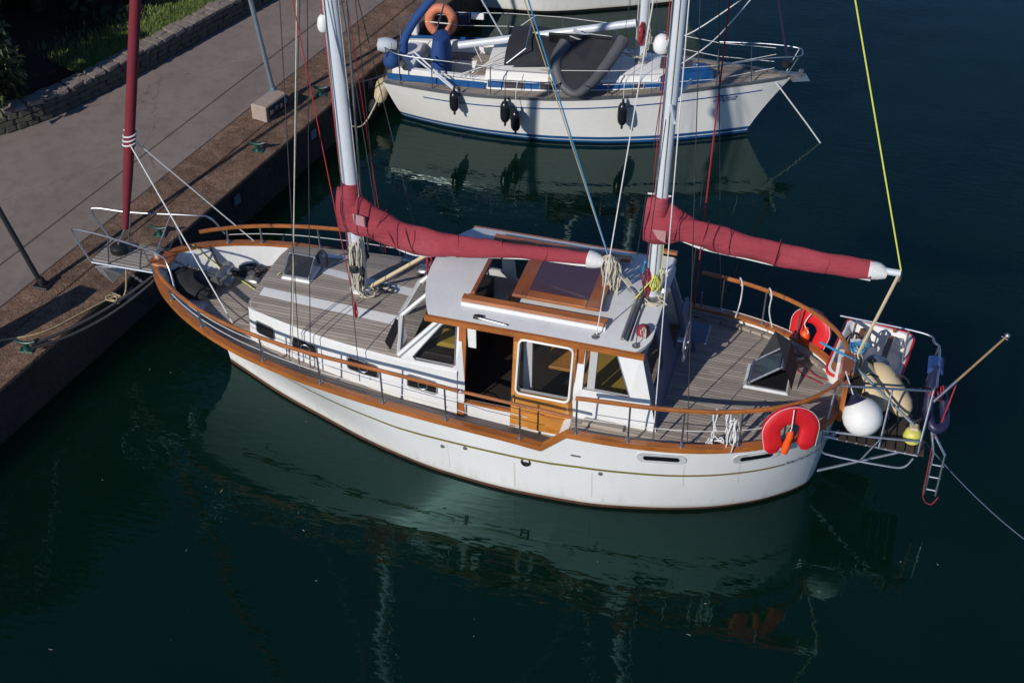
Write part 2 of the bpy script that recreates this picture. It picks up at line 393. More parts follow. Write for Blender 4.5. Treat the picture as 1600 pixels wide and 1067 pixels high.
def offset(poly, d):
    """poly: list of (x,y); shifted by d along the left-hand normal"""
    P = np.array(poly, float); T = np.gradient(P, axis=0); T /= np.maximum(np.linalg.norm(T, axis=1), 1e-9)[:, None]
    return P+np.c_[-T[:, 1], T[:, 0]]*d
def panel(name, outer, holes, fn, thick, mat, parent=None):
    """a sheet with openings: outlines in (u,v), fn(u,v,depth) -> xyz"""
    bm = bmesh.new(); loops = []
    for lp in [outer]+holes:
        vs = [bm.verts.new((u, v, 0)) for u, v in lp]; loops.append(vs)
        for i in range(len(vs)): bm.edges.new((vs[i], vs[(i+1) % len(vs)]))
    bmesh.ops.triangle_fill(bm, edges=bm.edges[:], use_beauty=True)
    bm.verts.index_update(); uv = [(v.co.x, v.co.y) for v in bm.verts]; F = [tuple(v.index for v in f.verts) for f in bm.faces]
    n = len(uv); V = [fn(u, v, 0) for u, v in uv]+[fn(u, v, thick) for u, v in uv]
    FF = F+[tuple(i+n for i in f[::-1]) for f in F]
    for vs in loops:
        ids = [v.index for v in vs]
        FF += [(ids[i], ids[(i+1) % len(ids)], ids[(i+1) % len(ids)]+n, ids[i]+n) for i in range(len(ids))]
    bm.free(); return mk(name, V, FF, mat, parent)
def roundrect(x0, x1, y0, y1, r, n=4):
    P = []
    for cx, cy, a0 in ((x1-r, y1-r, 0), (x0+r, y1-r, 90), (x0+r, y0+r, 180), (x1-r, y0+r, 270)):
        for k in range(n+1):
            a = R(a0+90*k/n); P.append((cx+r*math.cos(a), cy+r*math.sin(a)))
    return P
def text_pts(body, size, shear=0.0):
    c = bpy.data.curves.new('t', 'FONT'); c.body = body; c.size = size; c.shear = shear; c.extrude = .0; c.resolution_u = 3
    o = bpy.data.objects.new('t', c); COL.objects.link(o); bpy.context.view_layer.update()
    me = bpy.data.meshes.new_from_object(o); V = [v.co[:] for v in me.vertices]; F = [tuple(p.vertices) for p in me.polygons]
    bpy.data.objects.remove(o); bpy.data.curves.remove(c); bpy.data.meshes.remove(me); return V, F
def coil(P0, axis_drop, n, w, rnd, r, matname, name, parent=None, jitter=.02):
    """a hank of rope: n hanging loops gathered at P0"""
    rg = random.Random(rnd); pts = []
    P0 = Vector(P0)
    for i in range(n):
        a = rg.uniform(0, math.tau); ww = w*rg.uniform(.6, 1.1); dd = axis_drop*rg.uniform(.8, 1.1)
        for k in range(10):
            t = k/10*math.tau
            pts.append(P0+Vector((math.sin(t)*ww*math.cos(a), math.sin(t)*ww*math.sin(a), -dd*(1-math.cos(t))/2))+Vector([rg.uniform(-jitter, jitter) for _ in range(3)]))
    return tube(name, smoothpath(pts, 3), r, matname, parent, 6)
def pile(c, rad, n, rnd, r, matname, name, parent=None, h=.05):
    rg = random.Random(rnd); pts = []; c = Vector(c); a = 0
    for i in range(n*8):
        a += R(45)+rg.uniform(-.2, .2); rr = rad*rg.uniform(.55, 1.1)
        pts.append(c+Vector((rr*math.cos(a)+rg.uniform(-.3, .3)*rad, rr*math.sin(a)*.8, rg.uniform(0, h))))
    return tube(name, smoothpath(pts, 3), r, matname, parent, 6)

# ================================================================ SETTING
QU = Vector((.149, .989, 0)).normalized(); QV = Vector((-QU.y, QU.x, 0)); QO = Vector((-.56, 2.5, 0)); QZ = .9
def Q(u, v, z=QZ): p = QO+QU*u+QV*v; return Vector((p.x, p.y, z))
QROT = Matrix.Rotation(math.atan2(QU.y, QU.x), 4, 'Z')
struct(mk('water', [(-300, -300, 0), (300, -300, 0), (300, 500, 0), (-300, 500, 0)], [(0, 1, 2, 3)], 'water'))
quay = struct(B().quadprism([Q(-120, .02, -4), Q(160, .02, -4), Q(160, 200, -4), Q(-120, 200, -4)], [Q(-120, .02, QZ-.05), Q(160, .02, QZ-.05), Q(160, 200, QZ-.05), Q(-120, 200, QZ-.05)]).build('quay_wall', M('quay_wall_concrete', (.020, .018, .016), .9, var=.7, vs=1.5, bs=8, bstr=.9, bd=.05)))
rgd = random.Random(17); fV = []; fF = []
for i in range(70):
    a = rgd.uniform(0, math.tau); c = Vector((rgd.uniform(-.5, 12), rgd.uniform(-7, 5), .004)); s_ = rgd.uniform(.004, .011); k = len(fV); el = rgd.uniform(1, 4)
    t1 = Vector((math.cos(a), math.sin(a), 0))*s_*el; t2 = Vector((-math.sin(a), math.cos(a), 0))*s_*.6
    fV += [c-t1, c+t2, c+t1+Vector((0, 0, .004)), c-t2*.7]; fF.append((k, k+3, k+2, k+1))
fd = mk('floating_debris', fV, fF, M('pale_flakes', (.40, .38, .30), .8)); fd['kind'] = 'stuff'; fd['label'] = 'small pale leaves and flakes floating on the water'; fd['category'] = 'debris'
rg = random.Random(3)
def slab(name, u0, u1, v0, v1, mat, th=.06, g=.006):
    dz = rg.uniform(-.002, .002)
    a = [Q(u0+g, v0+g, QZ-th), Q(u1-g, v0+g, QZ-th), Q(u1-g, v1-g, QZ-th), Q(u0+g, v1-g, QZ-th)]
    e = .012
    m_ = [Q(u0+g, v0+g, QZ-e+dz), Q(u1-g, v0+g, QZ-e+dz), Q(u1-g, v1-g, QZ-e+dz), Q(u0+g, v1-g, QZ-e+dz)]
    t = [Q(u0+g+e, v0+g+e, QZ+dz), Q(u1-g-e, v0+g+e, QZ+dz), Q(u1-g-e, v1-g-e, QZ+dz), Q(u0+g+e, v1-g-e, QZ+dz)]
    V = a+m_+t; F = [(0, 1, 2, 3), (8, 9, 10, 11)]+[(i+4*k, (i+1) % 4+4*k, (i+1) % 4+4*k+4, i+4*k+4) for k in (0, 1) for i in range(4)]
    return mk(name, V, F, mat, quay)
us = [-20, -5.6, 9.4, 22, 40]
for a, b_ in zip(us[:-1], us[1:]):
    slab('coping_slab', a, b_, -.03, .68, 'agg')
    slab('kerb_slab', a+.4, b_+.4, .68, 1.27, 'agg')
ur = [-20, 13.5, 40]
for a, b_ in zip(ur[:-1], ur[1:]):
    slab('road_slab', a, b_, 1.27, 2.03, 'road')
    slab('road_slab', a-1.2, b_-1.2, 2.03, 4.9, 'road')
slab('road_slab', -16, .2, 4.9, 9, 'road')
ground = struct(B().quadprism([Q(-60, 4.3+.0, .5), Q(120, 4.3, .5), Q(120, 120, .5), Q(-60, 120, .5)], [Q(-60, 9.2, 1.22), Q(120, 4.4, 1.22), Q(120, 120, 3), Q(-60, 120, 3)]).build('garden_ground', 'soil'))
# stone garden wall
WL = [(.2, 4.95), (1.2, 4.42), (2.5, 4.10), (3.75, 3.9), (5.4, 3.68), (6.65, 3.52), (9, 3.25), (14, 2.8)]
wallT = thing('garden_wall', 'low stone garden wall with pale capping stones beside the road', 'wall', Q(3, 4.0, QZ))
wm = Matrix.Translation(-Vector(wallT.location))
wp = smoothpath([(a, b_, 0) for a, b_ in WL], 12); 
def wallpt(s): 
    i = min(int(s), len(wp)-2); return wp[i].lerp(wp[i+1], s-i)
core = B(); 
inn = offset([(p.x, p.y) for p in wp], .34); out = offset([(p.x, p.y) for p in wp], .05)
core.grid([[Q(a[0], a[1], z)-Vector(wallT.location) for a in L_] for L_, z in ((out, QZ-.02), (out, 1.27), (inn, 1.27), (inn, QZ-.02))])
core.build('core', M('wall_mortar', (.12, .10, .085), .95, bs=20, bstr=.6), wallT)
rs = random.Random(11); shapes = []
for k in range(7):
    bm = bmesh.new(); bmesh.ops.create_cube(bm, size=1)
    bmesh.ops.bevel(bm, geom=bm.edges[:], offset=.13, segments=1, affect='EDGES')
    for v in bm.verts: v.co += Vector([rs.uniform(-.07, .07) for _ in range(3)])
    me = bpy.data.meshes.new('stone'); bm.to_mesh(me); bm.free(); me.materials.append(MT['stoneA']); shapes.append(me)
tot = [0.0]
for a, b_ in zip(wp[:-1], wp[1:]): tot.append(tot[-1]+(b_-a).length)
def at_len(d):
    i = max(0, min(len(tot)-2, int(np.searchsorted(tot, d))-1)); t = (d-tot[i])/max(1e-6, tot[i+1]-tot[i]); p = wp[i].lerp(wp[i+1], t); dr = (wp[i+1]-wp[i]).normalized()
    return p, dr
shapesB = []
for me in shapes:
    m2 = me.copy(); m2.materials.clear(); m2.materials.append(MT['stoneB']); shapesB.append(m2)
def stone(name, d, off, z, size, pool=None):
    p, dr = at_len(d); nv = Vector((-dr.y, dr.x, 0)); p = p+nv*off
    o = bpy.data.objects.new(name, rs.choice(pool or shapes)); COL.objects.link(o); o.parent = wallT
    o.location = Q(p.x, p.y, z)-Vector(wallT.location)
    w = QU*dr.x+QV*dr.y
    o.rotation_euler = (rs.uniform(-.06, .06), rs.uniform(-.06, .06), math.atan2(w.y, w.x)+rs.uniform(-.08, .08)); o.scale = size
d = 0
while d < 9.5:
    L_ = rs.uniform(.16, .34)
    if rs.random() < .4:
        stone('capping_stone', d+L_/2, .10, 1.29, (L_, .19, .09)); stone('capping_stone', d+L_/2+rs.uniform(-.03, .03), .28, 1.29, (L_*.95, .17, .09))
    else: stone('capping_stone', d+L_/2, .19, 1.29+rs.uniform(-.012, .012), (L_, .37, .09))
    d += L_+.012
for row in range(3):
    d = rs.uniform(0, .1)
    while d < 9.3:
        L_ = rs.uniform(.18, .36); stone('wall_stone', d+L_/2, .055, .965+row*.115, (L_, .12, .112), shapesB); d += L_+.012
# grass on the bank
gV = []; gF = []; rgr = random.Random(5)
for i in range(26000):
    dd = rgr.uniform(2.4, 10.5); p, dr = at_len(min(dd, tot[-1]-.01)); nv = Vector((-dr.y, dr.x, 0)); off = .36+abs(rgr.gauss(0, .5))
    p = p+nv*off; b0 = Q(p.x, p.y, 1.225+.012*off); h = rgr.uniform(.05, .15); a = rgr.uniform(0, math.tau); w = rgr.uniform(.006, .012)
    t = Vector((math.cos(a), math.sin(a), 0)); ln = Vector((rgr.uniform(-1, 1), rgr.uniform(-1, 1), 0))*h*.6
    k = len(gV); gV += [b0-t*w, b0+t*w, b0+ln+Vector((0, 0, h))]; gF.append((k, k+1, k+2))
g = mk('grass', gV, gF, 'grass'); g['kind'] = 'stuff'; g['label'] = 'short green grass growing behind the stone wall'; g['category'] = 'grass'
# trees: trunk, limbs, crown of leaf faces
def crown_mesh(name, H, rad, n, seed, leaf, mat, base=.12):
    rr = random.Random(seed); V = []; F = []; cl = []
    for i in range(int(26+H*7)):
        z = rr.uniform(base, 1.0); pr = rad*(math.sin(math.pi*min(1, .18+z*.80)))**.7*rr.uniform(.35, 1.0); a = rr.uniform(0, math.tau)
        cl.append((Vector((pr*math.cos(a), pr*math.sin(a), z*H)), rr.uniform(.3, .62)*rad*.6))
    for i in range(n):
        c, s = rr.choice(cl); dv = Vector((rr.gauss(0, 1), rr.gauss(0, 1), rr.gauss(0, .8))); dv.normalize(); p = c+dv*s*rr.uniform(.4, 1.0)
        q = Vector((rr.gauss(0, 1), rr.gauss(0, 1), rr.gauss(0, 1))).normalized(); t = q.orthogonal().normalized(); b2 = q.cross(t); L_ = leaf*rr.uniform(.6, 1.3)
        k = len(V); V += [p-t*L_*.35, p+b2*L_*.1+t*0, p+b2*L_, p+t*L_*.35+b2*L_*.3]; F.append((k, k+1, k+3, k+2))
    me = bpy.data.meshes.new(name); me.from_pydata([tuple(v) for v in V], [], F); me.materials.append(MT[mat]); return me
def trunk_mesh(H, r, seed):
    rr = random.Random(seed); b2 = B(); P = [Vector((rr.uniform(-.08, .08)*i, rr.uniform(-.08, .08)*i, H*.8*i/6)) for i in range(7)]
    b2.tube(P, [r*(1-.12*i) for i in range(7)], 9)
    for i in range(7):
        k = rr.randint(1, 5); a = rr.uniform(0, math.tau); L_ = H*rr.uniform(.16, .28); e = P[k]+Vector((math.cos(a)*L_, math.sin(a)*L_, L_*.7))
        b2.tube([P[k], P[k].lerp(e, .5)+Vector((0, 0, .1)), e], [r*.45, r*.3, r*.12], 6)
    me = bpy.data.meshes.new('trunk'); me.from_pydata([tuple(v) for v in b2.V], [], b2.F); me.materials.append(MT['bark']); return me
cm_ = [crown_mesh('crown', 6.0, 1.75, 9000, 20+i, .2, 'leafd', .02) for i in range(3)]; tm_ = [trunk_mesh(6, .16, 40+i) for i in range(3)]
big = [(9.4, 7.6, 'at the top edge above the lit grass'), (6.9, 6.7, 'second in the row from the upper edge'), (4.4, 7.1, 'behind the lit grass strip'), (1.9, 7.5, 'behind the left end of the stone wall'), (-.6, 7.9, 'behind the leafy roadside bush'), (5.6, 9.6, 'in the back row above the grass'), (2.4, 9.8, 'in the back row at the upper left corner'), (8.6, 10.6, 'rearmost one at the upper edge'), (-.4, 10.8, 'rearmost one at the left corner'), (-3.3, 9.2, 'left of the roadside bush'), (-6.5, 9.4, 'farthest left along the road')]
for i, (u, v, w) in enumerate(big):
    sc = (1.0 if v < 8 else (2.1 if u > 1 else 1.2))*random.Random(i).uniform(.9, 1.1)
    t = thing('evergreen_tree', 'dark dense evergreen tree '+w, 'tree', Q(u, v, 1.25), i*1.1, 'dark evergreens beyond the wall'); t.scale = (sc, sc, sc*1.05)
    for nm, me in (('trunk', tm_[i % 3]), ('crown', cm_[i % 3])):
        o = bpy.data.objects.new(nm, me); COL.objects.link(o); o.parent = t
bt = thing('bush', 'leafy roadside bush on a short trunk at the left edge', 'bush', Q(.85, 5.35, QZ))
o = bpy.data.objects.new('trunk', trunk_mesh(1.5, .1, 3)); COL.objects.link(o); o.parent = bt
o = bpy.data.objects.new('crown', crown_mesh('crown', 2.3, .75, 3200, 77, .16, 'leafb', .22)); COL.objects.link(o); o.parent = bt

bt = thing('bush', 'large dark shrub just beyond the left edge of the road', 'bush', Q(-1.2, 6.1, QZ))
o = bpy.data.objects.new('trunk', trunk_mesh(1.8, .1, 4)); COL.objects.link(o); o.parent = bt
o = bpy.data.objects.new('crown', crown_mesh('crown', 2.4, .95, 6000, 78, .16, 'leafd', .02)); COL.objects.link(o); o.parent = bt
# mooring cleats
def cleat_parts(par):
    b2 = B(); b2.box((0, 0, .012), (.26, .17, .024), bev=.01); b2.build('base_plate', 'green', par)
    b2 = B(); b2.lathe([(.075, .02), (.06, .05), (.045, .10), (.055, .15), (.06, .16)], (0, 0, 0), n=14); b2.build('post', 'green', par, True)
    b2 = B(); b2.tube(smoothpath([(-.19, 0, .215), (-.10, 0, .175), (0, 0, .16), (.10, 0, .175), (.19, 0, .215)], 5), [.022+.016*math.sin(math.pi*i/20) for i in range(21)], 10); b2.build('horn', 'green', par, True)
for i, (u, v, w) in enumerate([(-4.18, .20, 'at the left edge, holding dark bow lines'), (-.91, .24, 'below the bow platform of the ketch'), (2.03, .27, 'midway, in front of the concrete pedestal'), (4.29, .33, 'holding the stern line of the white yacht'), (6.44, .14, 'behind the outboard motor of the white yacht')]):
    c = thing('mooring_cleat', 'green mooring cleat on the quay edge, '+w, 'mooring cleat', Q(u, v, QZ+.004), math.atan2(QU.y, QU.x)+1.9, 'green mooring cleats along the quay')
    cleat_parts(c); c.scale = (.82, .82, .82)
# berth plates on the quay face
for i, (u, zz, w) in enumerate([(.88, .62, 'above the far bow rail'), (-2.12, .62, 'under the yellow bow rope'), (3.40, .60, 'behind the white shroud line'), (5.55, .60, 'beside the sloop stern line')]):
    c = thing('berth_plate', 'small blue square berth plate on the quay face '+w, 'plate', Q(u, 0, zz), math.atan2(QU.y, QU.x), 'berth plates on the quay face')
    box('panel', (0, -.015, .0), (.17, .02, .17), 'plate', c, bev=.004)
    f = B()
    for sx in (-1, 1): f.box((sx*.075, -.028, 0), (.012, .006, .16)); f.box((0, -.028, sx*.075), (.138, .006, .012))
    f.build('border', 'tin', c)
    f = B(); f.box((0, -.028, .03), (.07, .005, .012)).box((0, -.028, -.0), (.07, .005, .012)).box((0, -.028, -.03), (.07, .005, .012)).box((.03, -.028, .0), (.012, .0052, .07)); f.build('digit', 'tin', c)
# lamp post on a concrete power pedestal
pd = thing('power_pedestal', 'pinkish concrete pedestal with black socket panel carrying a grey post', 'pedestal', Q(3.29, .81, QZ), math.atan2(QU.y, QU.x)-.06)
box('block', (0, 0, .15), (.68, .34, .32), 'pinkcon', pd, bev=.02)
box('socket_panel', (.02, -.18, .16), (.58, .03, .25), 'black', pd, bev=.008)
for k in range(4): box('socket', (-.2+.14*k, -.202, .17+.03*(k % 2)), (.09, .02, .09), 'plate' if k % 2 else 'tin', pd, bev=.01)
lp = thing('lamp_post', 'tall galvanised grey post standing on the concrete pedestal', 'lamp post', Q(3.60, .92, QZ+.29))
tp = Vector((-.134, .0, 1.0))*4.8
B().tube([(0, 0, 0), tp], .045, 12).build('shaft', 'galv', lp, True)
B().lathe([(.09, 0), (.09, .02), (.06, .03), (.055, .08)], (0, 0, .0), n=14).build('foot', 'galv', lp, True)
B().lathe([(.02, 0), (.16, .05), (.17, .10), (.10, .18), (.02, .2)], tp, n=16).build('lamp_head', 'galv', lp, True)
sc_ = thing('unseen_blocker', 'slim grey unseen light cabinet on the quay outside the left edge', 'blocker', Q(-5.0, 1.0, QZ), math.atan2(QU.y, QU.x))  # unseen stand-in, added and sized to cast the shadow wedge on the quay
box('body', (0, 0, .68), (.36, .34, 1.28), 'galv', sc_, bev=.02); box('door', (0, -.175, .7), (.3, .012, 1.1), 'fgrey', sc_, bev=.004); box('plinth', (0, 0, .03), (.42, .4, .06), 'pinkcon', sc_)
bp = thing('black_post', 'slim black iron post with square foot on the quay at the left', 'post', Q(-2.83, 1.04, QZ))
tp = (Vector((-.318, 0, 1.0)))*6.5
B().tube([(0, 0, .0), tp], .042, 12).build('shaft', 'blackiron', bp, True)
box('base_plate', (0, 0, .02), (.26, .2, .035), 'blackiron', bp, bev=.01)
B().lathe([(.06, .03), (.055, .12), (.045, .16)], (0, 0, 0), n=12).build('collar', 'blackiron', bp, True)
B().lathe([(.02, 0), (.14, .04), (.15, .1), (.05, .2)], tp, n=14).build('lamp_head', 'blackiron', bp, True)

# ================================================================ THE KETCH (its own axes: X aft from the stem, Y to starboard, Z up from the water)
class Hull:
    def __init__(s, gx, gb, wx, wb, zx, gz, xf0, xa0, xa1, flare=(2.25, .85, 1.7)):
        s.L = gx[-1]; s.g = pchip(gx, gb); s.w = pchip(wx, wb); s.z = zx and (lambda x: np.interp(x, zx, gz)); s.xf0 = xf0; s.xa0 = xa0; s.xa1 = xa1; s.fl = flare
        s.wx = wx
    def gz(s, q): return float(s.z(q*s.L))
    def pt(s, q, z, side=1, off=0.0):
        gz = s.gz(q); t = z/gz
        g = float(s.g(q*s.L)); w = float(s.w(s.wx[0]+(s.wx[-1]-s.wx[0])*q))
        if t >= 0:
            xf = s.xf0*(1-t**s.fl[2]) if t < 1 else 0; xa = s.xa0+(s.xa1-s.xa0)*t; p = s.fl[0]+(s.fl[1]-s.fl[0])*min(1, q*2.3)**.8
            b = w+(g-w)*(t**p)
        else:
            xf = s.xf0*(1-t*.8); xa = s.xa0+t*1.2; b = w*(max(0, 1+t*1.1)**.6)
        return Vector((xf+(xa-xf)*q, side*(b+off), z))
gx = [0, .05, .25, .5, 1, 1.5, 2, 3, 4, 5, 6, 6.5, 7, 7.5, 8, 8.5, 9, 9.5, 9.8, 10, 10.1, 10.15]
gb = [.06, .17, .445, .685, 1.0, 1.21, 1.35, 1.51, 1.575, 1.60, 1.615, 1.62, 1.62, 1.60, 1.555, 1.47, 1.32, 1.07, .82, .56, .34, .0]
wx = [1, 1.5, 2.1, 2.81, 3.97, 5, 6, 6.9, 7.75, 8.6, 9.2, 9.6, 9.8, 9.9, 9.95]
wb = [.02, .26, .54, .81, 1.21, 1.43, 1.51, 1.48, 1.33, 1.07, .77, .48, .29, .16, .0]
zx = [0, .5, 1, 2, 3, 4, 5, 6, 6.4, 6.74, 7.5, 8.3, 9, 10.15]
gzz = [1.72, 1.64, 1.56, 1.42, 1.305, 1.213, 1.145, 1.09, 1.05, 1.38, 1.39, 1.42, 1.46, 1.53]
HU = Hull(gx, gb, wx, wb, zx, gzz, 1.0, 9.95, 10.15)
qs = np.unique(np.concatenate([np.linspace(0, .06, 9), np.linspace(.06, .6, 34), np.array([6.38, 6.4, 6.42, 6.55, 6.72, 6.74, 6.76])/10.15, np.linspace(.68, .95, 22), np.linspace(.95, 1, 16)]))
ketch = thing('sailing_ketch', 'white motorsailer ketch with teak rails and red sail covers, moored bow to the quay', 'sailboat')
zl = [.055, .12, .22, .35, .5, .65, .8, .9, 1.0]
def hullrows(H, qs, fr, lo=None):
    rows = []
    for q in qs:
        gz = H.gz(q); lv = [(.055+(gz-.055)*f if lo is None else f) for f in fr]
        rows.append([H.pt(q, z, -1) for z in lv[::-1]]+[H.pt(q, z, 1) for z in lv])
    return rows
fr = np.linspace(0, 1, 26)
hb = B()
for sd in (-1, 1):
    rows = []
    for q in qs:
        gz = HU.gz(q); rows.append([HU.pt(q, .055+(gz-.055)*f, sd) for f in fr])
    hb.grid(rows)
hull = hb.build('hull', 'hull', ketch, True, 35)
hb = B()
for sd in (-1, 1):
    hb.grid([[HU.pt(q, z, sd, .004) for z in (-.06, .0, .03, .06)] for q in qs])
hb.build('boot_stripe', 'boot', hull, True)
hb = B()
for sd in (-1, 1): hb.grid([[HU.pt(q, z, sd) for z in (-.75, -.55, -.3, -.12, -.05)] for q in qs])
hb.build('underbody', 'anti', hull, True)
q2 = qs[(qs > .02) & (qs < .935)]
def stripe_z(q):
    x = q*10.15; return float(np.interp(x, [0, 2, 4, 6, 7, 8, 9, 9.5], [1.30, .95, .76, .75, .79, .83, .89, .905]))
for sd in (-1, 1):
    hb = B(); hb.grid([[HU.pt(q, stripe_z(q)+dz, sd, .007) for dz in (-.018, 0, .018)] for q in np.linspace(.10, .945, 160)]); hb.build('gold_stripe', 'gold', hull)
# outline used by rails, deck and bulwark
def outline(xa, xb, n=80, d=0.0):
    xs = np.concatenate([xa+(xb-xa)*np.linspace(0, 1, n)**1.35]) if xa < .2 else np.linspace(xa, xb, n)
    P = [(x, float(HU.g(x))) for x in xs]; return np.array(P) if d == 0 else offset(P, d)
def gzx(x): return float(np.interp(x, zx, gzz))
xs_all = np.unique(np.concatenate([np.linspace(0, 1, 24)**1.6*1.0, np.linspace(1, 6.38, 34), [6.4, 6.57, 6.74], np.linspace(6.8, 9.6, 26), 9.6+.55*(1-(1-np.linspace(0, 1, 18))**1.8)]))
base = np.array([(x, float(HU.g(x))) for x in xs_all])
def side_strip(d_out, d_in, z0, z1, xr=(0, 10.15), sd=1):
    """closed strip section between two offsets of the gunwale (offsets inward), z relative to the gunwale"""
    o_ = offset(base, -d_out); i_ = offset(base, -d_in); rows = []
    for k, x in enumerate(xs_all):
        if x < xr[0]-1e-6 or x > xr[1]+1e-6: continue
        gz = gzx(x); a = o_[k]; c = i_[k]; ay = max(0, a[1]); cy = max(0, c[1])
        rows.append([(a[0], sd*ay, gz+z0), (a[0], sd*ay, gz+z1), (c[0], sd*cy, gz+z1), (c[0], sd*cy, gz+z0)])
    b2 = B(); b2.grid(rows, True); b2.F += [(0, 1, 2, 3), tuple(len(b2.V)-4+i for i in range(4))]; return b2
def hbz(x, z):
    q = x/10.15
    for _ in range(12):
        t = max(0, min(1, z/HU.gz(max(0, min(1, q))))); xf = HU.xf0*(1-t**HU.fl[2]); xa = HU.xa0+(HU.xa1-HU.xa0)*t; q = (x-xf)/(xa-xf)
    return 0.0 if q <= 0 else float(HU.pt(min(1, q), z, 1).y)
def deckz(x): return float(np.interp(x, [0, .3, 1.2, 2.8, 3.8, 4.4, 5.1, 6.4], [1.37, 1.36, 1.28, 1.215, 1.10, 1.03, .945, .88]))
for sd in (-1, 1):
    side_strip(-.028, .068, -.02, .03, sd=sd).build('cap_rail', 'varn', ketch)
    side_strip(-.024, .012, -.055, -.021, sd=sd).build('rubbing_strake', 'varn', ketch)
    i_ = offset(base, -.045); rows = []
    for k, x in enumerate(xs_all):
        if x < .03 or x > 6.6: continue
        zb = deckz(x)-.04; rows.append([(i_[k][0], sd*max(0, i_[k][1]), gzx(x)-.02), (x, sd*max(.0, hbz(x, zb)-.012), zb)])
    b2 = B(); b2.grid(rows); b2.build('bulwark', 'white', ketch)
B().box((.12, 0, 1.745), (.34, .36, .05), bev=.015).build('bow_cap', 'varny', ketch)
# decks
def deckz(x): return float(np.interp(x, [0, .3, 1.2, 2.8, 3.8, 4.4, 5.1, 6.4], [1.37, 1.36, 1.28, 1.215, 1.10, 1.03, .945, .88]))
def deck_rows(xa, xb, n, fz, ins=.06, m=13, crown=.04):
    rows = []
    for x in np.linspace(xa, xb, n):
        w = max(.01, min(float(HU.g(x))-ins, hbz(x, fz(x))-.01)); rows.append([(x, w*s, fz(x)+crown*(1-s*s)) for s in np.linspace(-1, 1, m)])
    return rows
b2 = B(); b2.grid(deck_rows(.95, 6.6, 40, deckz)); b2.build('main_deck', 'teak', ketch)
b2 = B(); b2.grid(deck_rows(.22, .95, 14, deckz, .06, 11, .03)); b2.build('foredeck', 'white', ketch)
AZ = 1.30
b2 = B(); b2.grid(deck_rows(6.72, 10.1, 40, lambda x: AZ+.02*(x-6.7)/3.4*1.5, .05, 15, .05)); b2.build('aft_deck', 'teak', ketch)
b2 = B(); b2.grid([[(6.62, y, z) for y in np.linspace(-1.55, 1.55, 9)] for z in (.85, 1.28)]+[[(6.73, y, 1.315) for y in np.linspace(-1.55, 1.55, 9)]]); b2.build('deck_step', 'white', ketch)
# white waterway margin round the aft deck
for sd in (-1, 1):
    side_strip(.10, .16, -.10, -.055, (6.9, 9.9), sd).build('margin_board', 'teak', ketch)
# --- rails on stanchions
hrz = pchip([0, .25, .5, 1, 1.5, 2, 3, 4, 5, 5.4], [1.955, 1.94, 1.925, 1.895, 1.87, 1.85, 1.825, 1.815, 1.76, 1.73])
arz = pchip([6.7, 7, 8, 9, 9.5, 10.15], [1.98, 2.02, 2.05, 2.07, 2.08, 2.10])
def rail(name, xa, xb, fz, sd, d=.05, w=.055, h=.045, mat='varn', n=70):
    xs = np.linspace(xa, xb, n); P = np.array([(x, float(HU.g(x))) for x in xs]); mid = offset(P, -d)
    o_ = offset(mid, w/2); i_ = offset(mid, -w/2); b2 = B(); rows = []
    for k in range(n):
        z = float(fz(xs[k])); oy, iy = max(.0, o_[k][1]), max(0, i_[k][1])
        rows.append([(o_[k][0], sd*oy, z-h*.5), (o_[k][0], sd*oy, z+h*.2), (o_[k][0]*.7+i_[k][0]*.3, sd*(oy*.7+iy*.3), z+h*.5), (o_[k][0]*.3+i_[k][0]*.7, sd*(oy*.3+iy*.7), z+h*.5), (i_[k][0], sd*iy, z+h*.2), (i_[k][0], sd*iy, z-h*.5)])
    b2.grid(rows, True); b2.F += [tuple(range(6)), tuple(len(b2.V)-6+i for i in range(6))]; return b2.build(name, mat, ketch)
rail('handrail', .32, 5.25, hrz, -1, .01, .05, .042); rail('handrail', .42, 3.35, hrz, 1, .06)
rail('handrail', 6.84, 10.12, arz, -1, .03); rail('handrail', 7.92, 10.12, arz, 1, .03)
B().tube([(5.27, -1.57, 1.715), (6.80, -1.59, 1.66)], .024, 8).build('gate_rail', 'varn', ketch, True)
B().tube([(5.18, -1.57, 1.722), (5.30, -1.57, 1.714)], .03, 8).build('rail_coupling', 'steel', ketch, True)
def side_pt(x, sd, d, z):
    P = np.array([(x-.02, float(HU.g(x-.02))), (x, float(HU.g(x))), (x+.02, float(HU.g(x+.02)))]); q = offset(P, -d)[1]; return Vector((q[0], sd*q[1], z))
st = []
for sd, lst in ((-1, [.62, 1.25, 2.32, 3.22, 4.15, 5.06, 6.1, 6.86, 7.55, 8.24, 8.95, 9.5]), (1, [.75, 1.2, 2.05, 2.8, 3.3, 8.25, 8.88, 9.4])):
    for x in lst:
        f = arz if x > 6.5 else hrz; zt = float(f(x))-.02 if x != 6.1 else 1.66; zb = gzx(x)+.03
        s_ = B().tube([side_pt(x, sd, .03, zb), side_pt(x, sd, (.01 if sd < 0 else .06) if x < 6.5 else .03, zt)], .0135, 8).build('stanchion', 'steel', ketch, True)
        pb = side_pt(x, sd, .03, zb); B().lathe([(.035, 0), (.035, .012), (.02, .02), (.02, .06)], pb, n=10).build('stanchion_base', 'steel', s_, True)
def lifeline(x0, x1, f, sd, frac, mat='whiter', r=.0055):
    P = []
    for x in np.linspace(x0, x1, 40):
        fz = arz if x > 6.6 else hrz; zb = gzx(x)+.03; zt = float(fz(x)) if not 5.3 < x < 6.84 else 1.68
        P.append(side_pt(x, sd, .04, zb+(zt-zb)*frac))
    tube('lifeline', P, r, mat, ketch, 6)
lifeline(.62, 6.2, hrz, -1, .36); lifeline(.62, 6.2, hrz, -1, .68); lifeline(.75, 4.2, hrz, 1, .5)
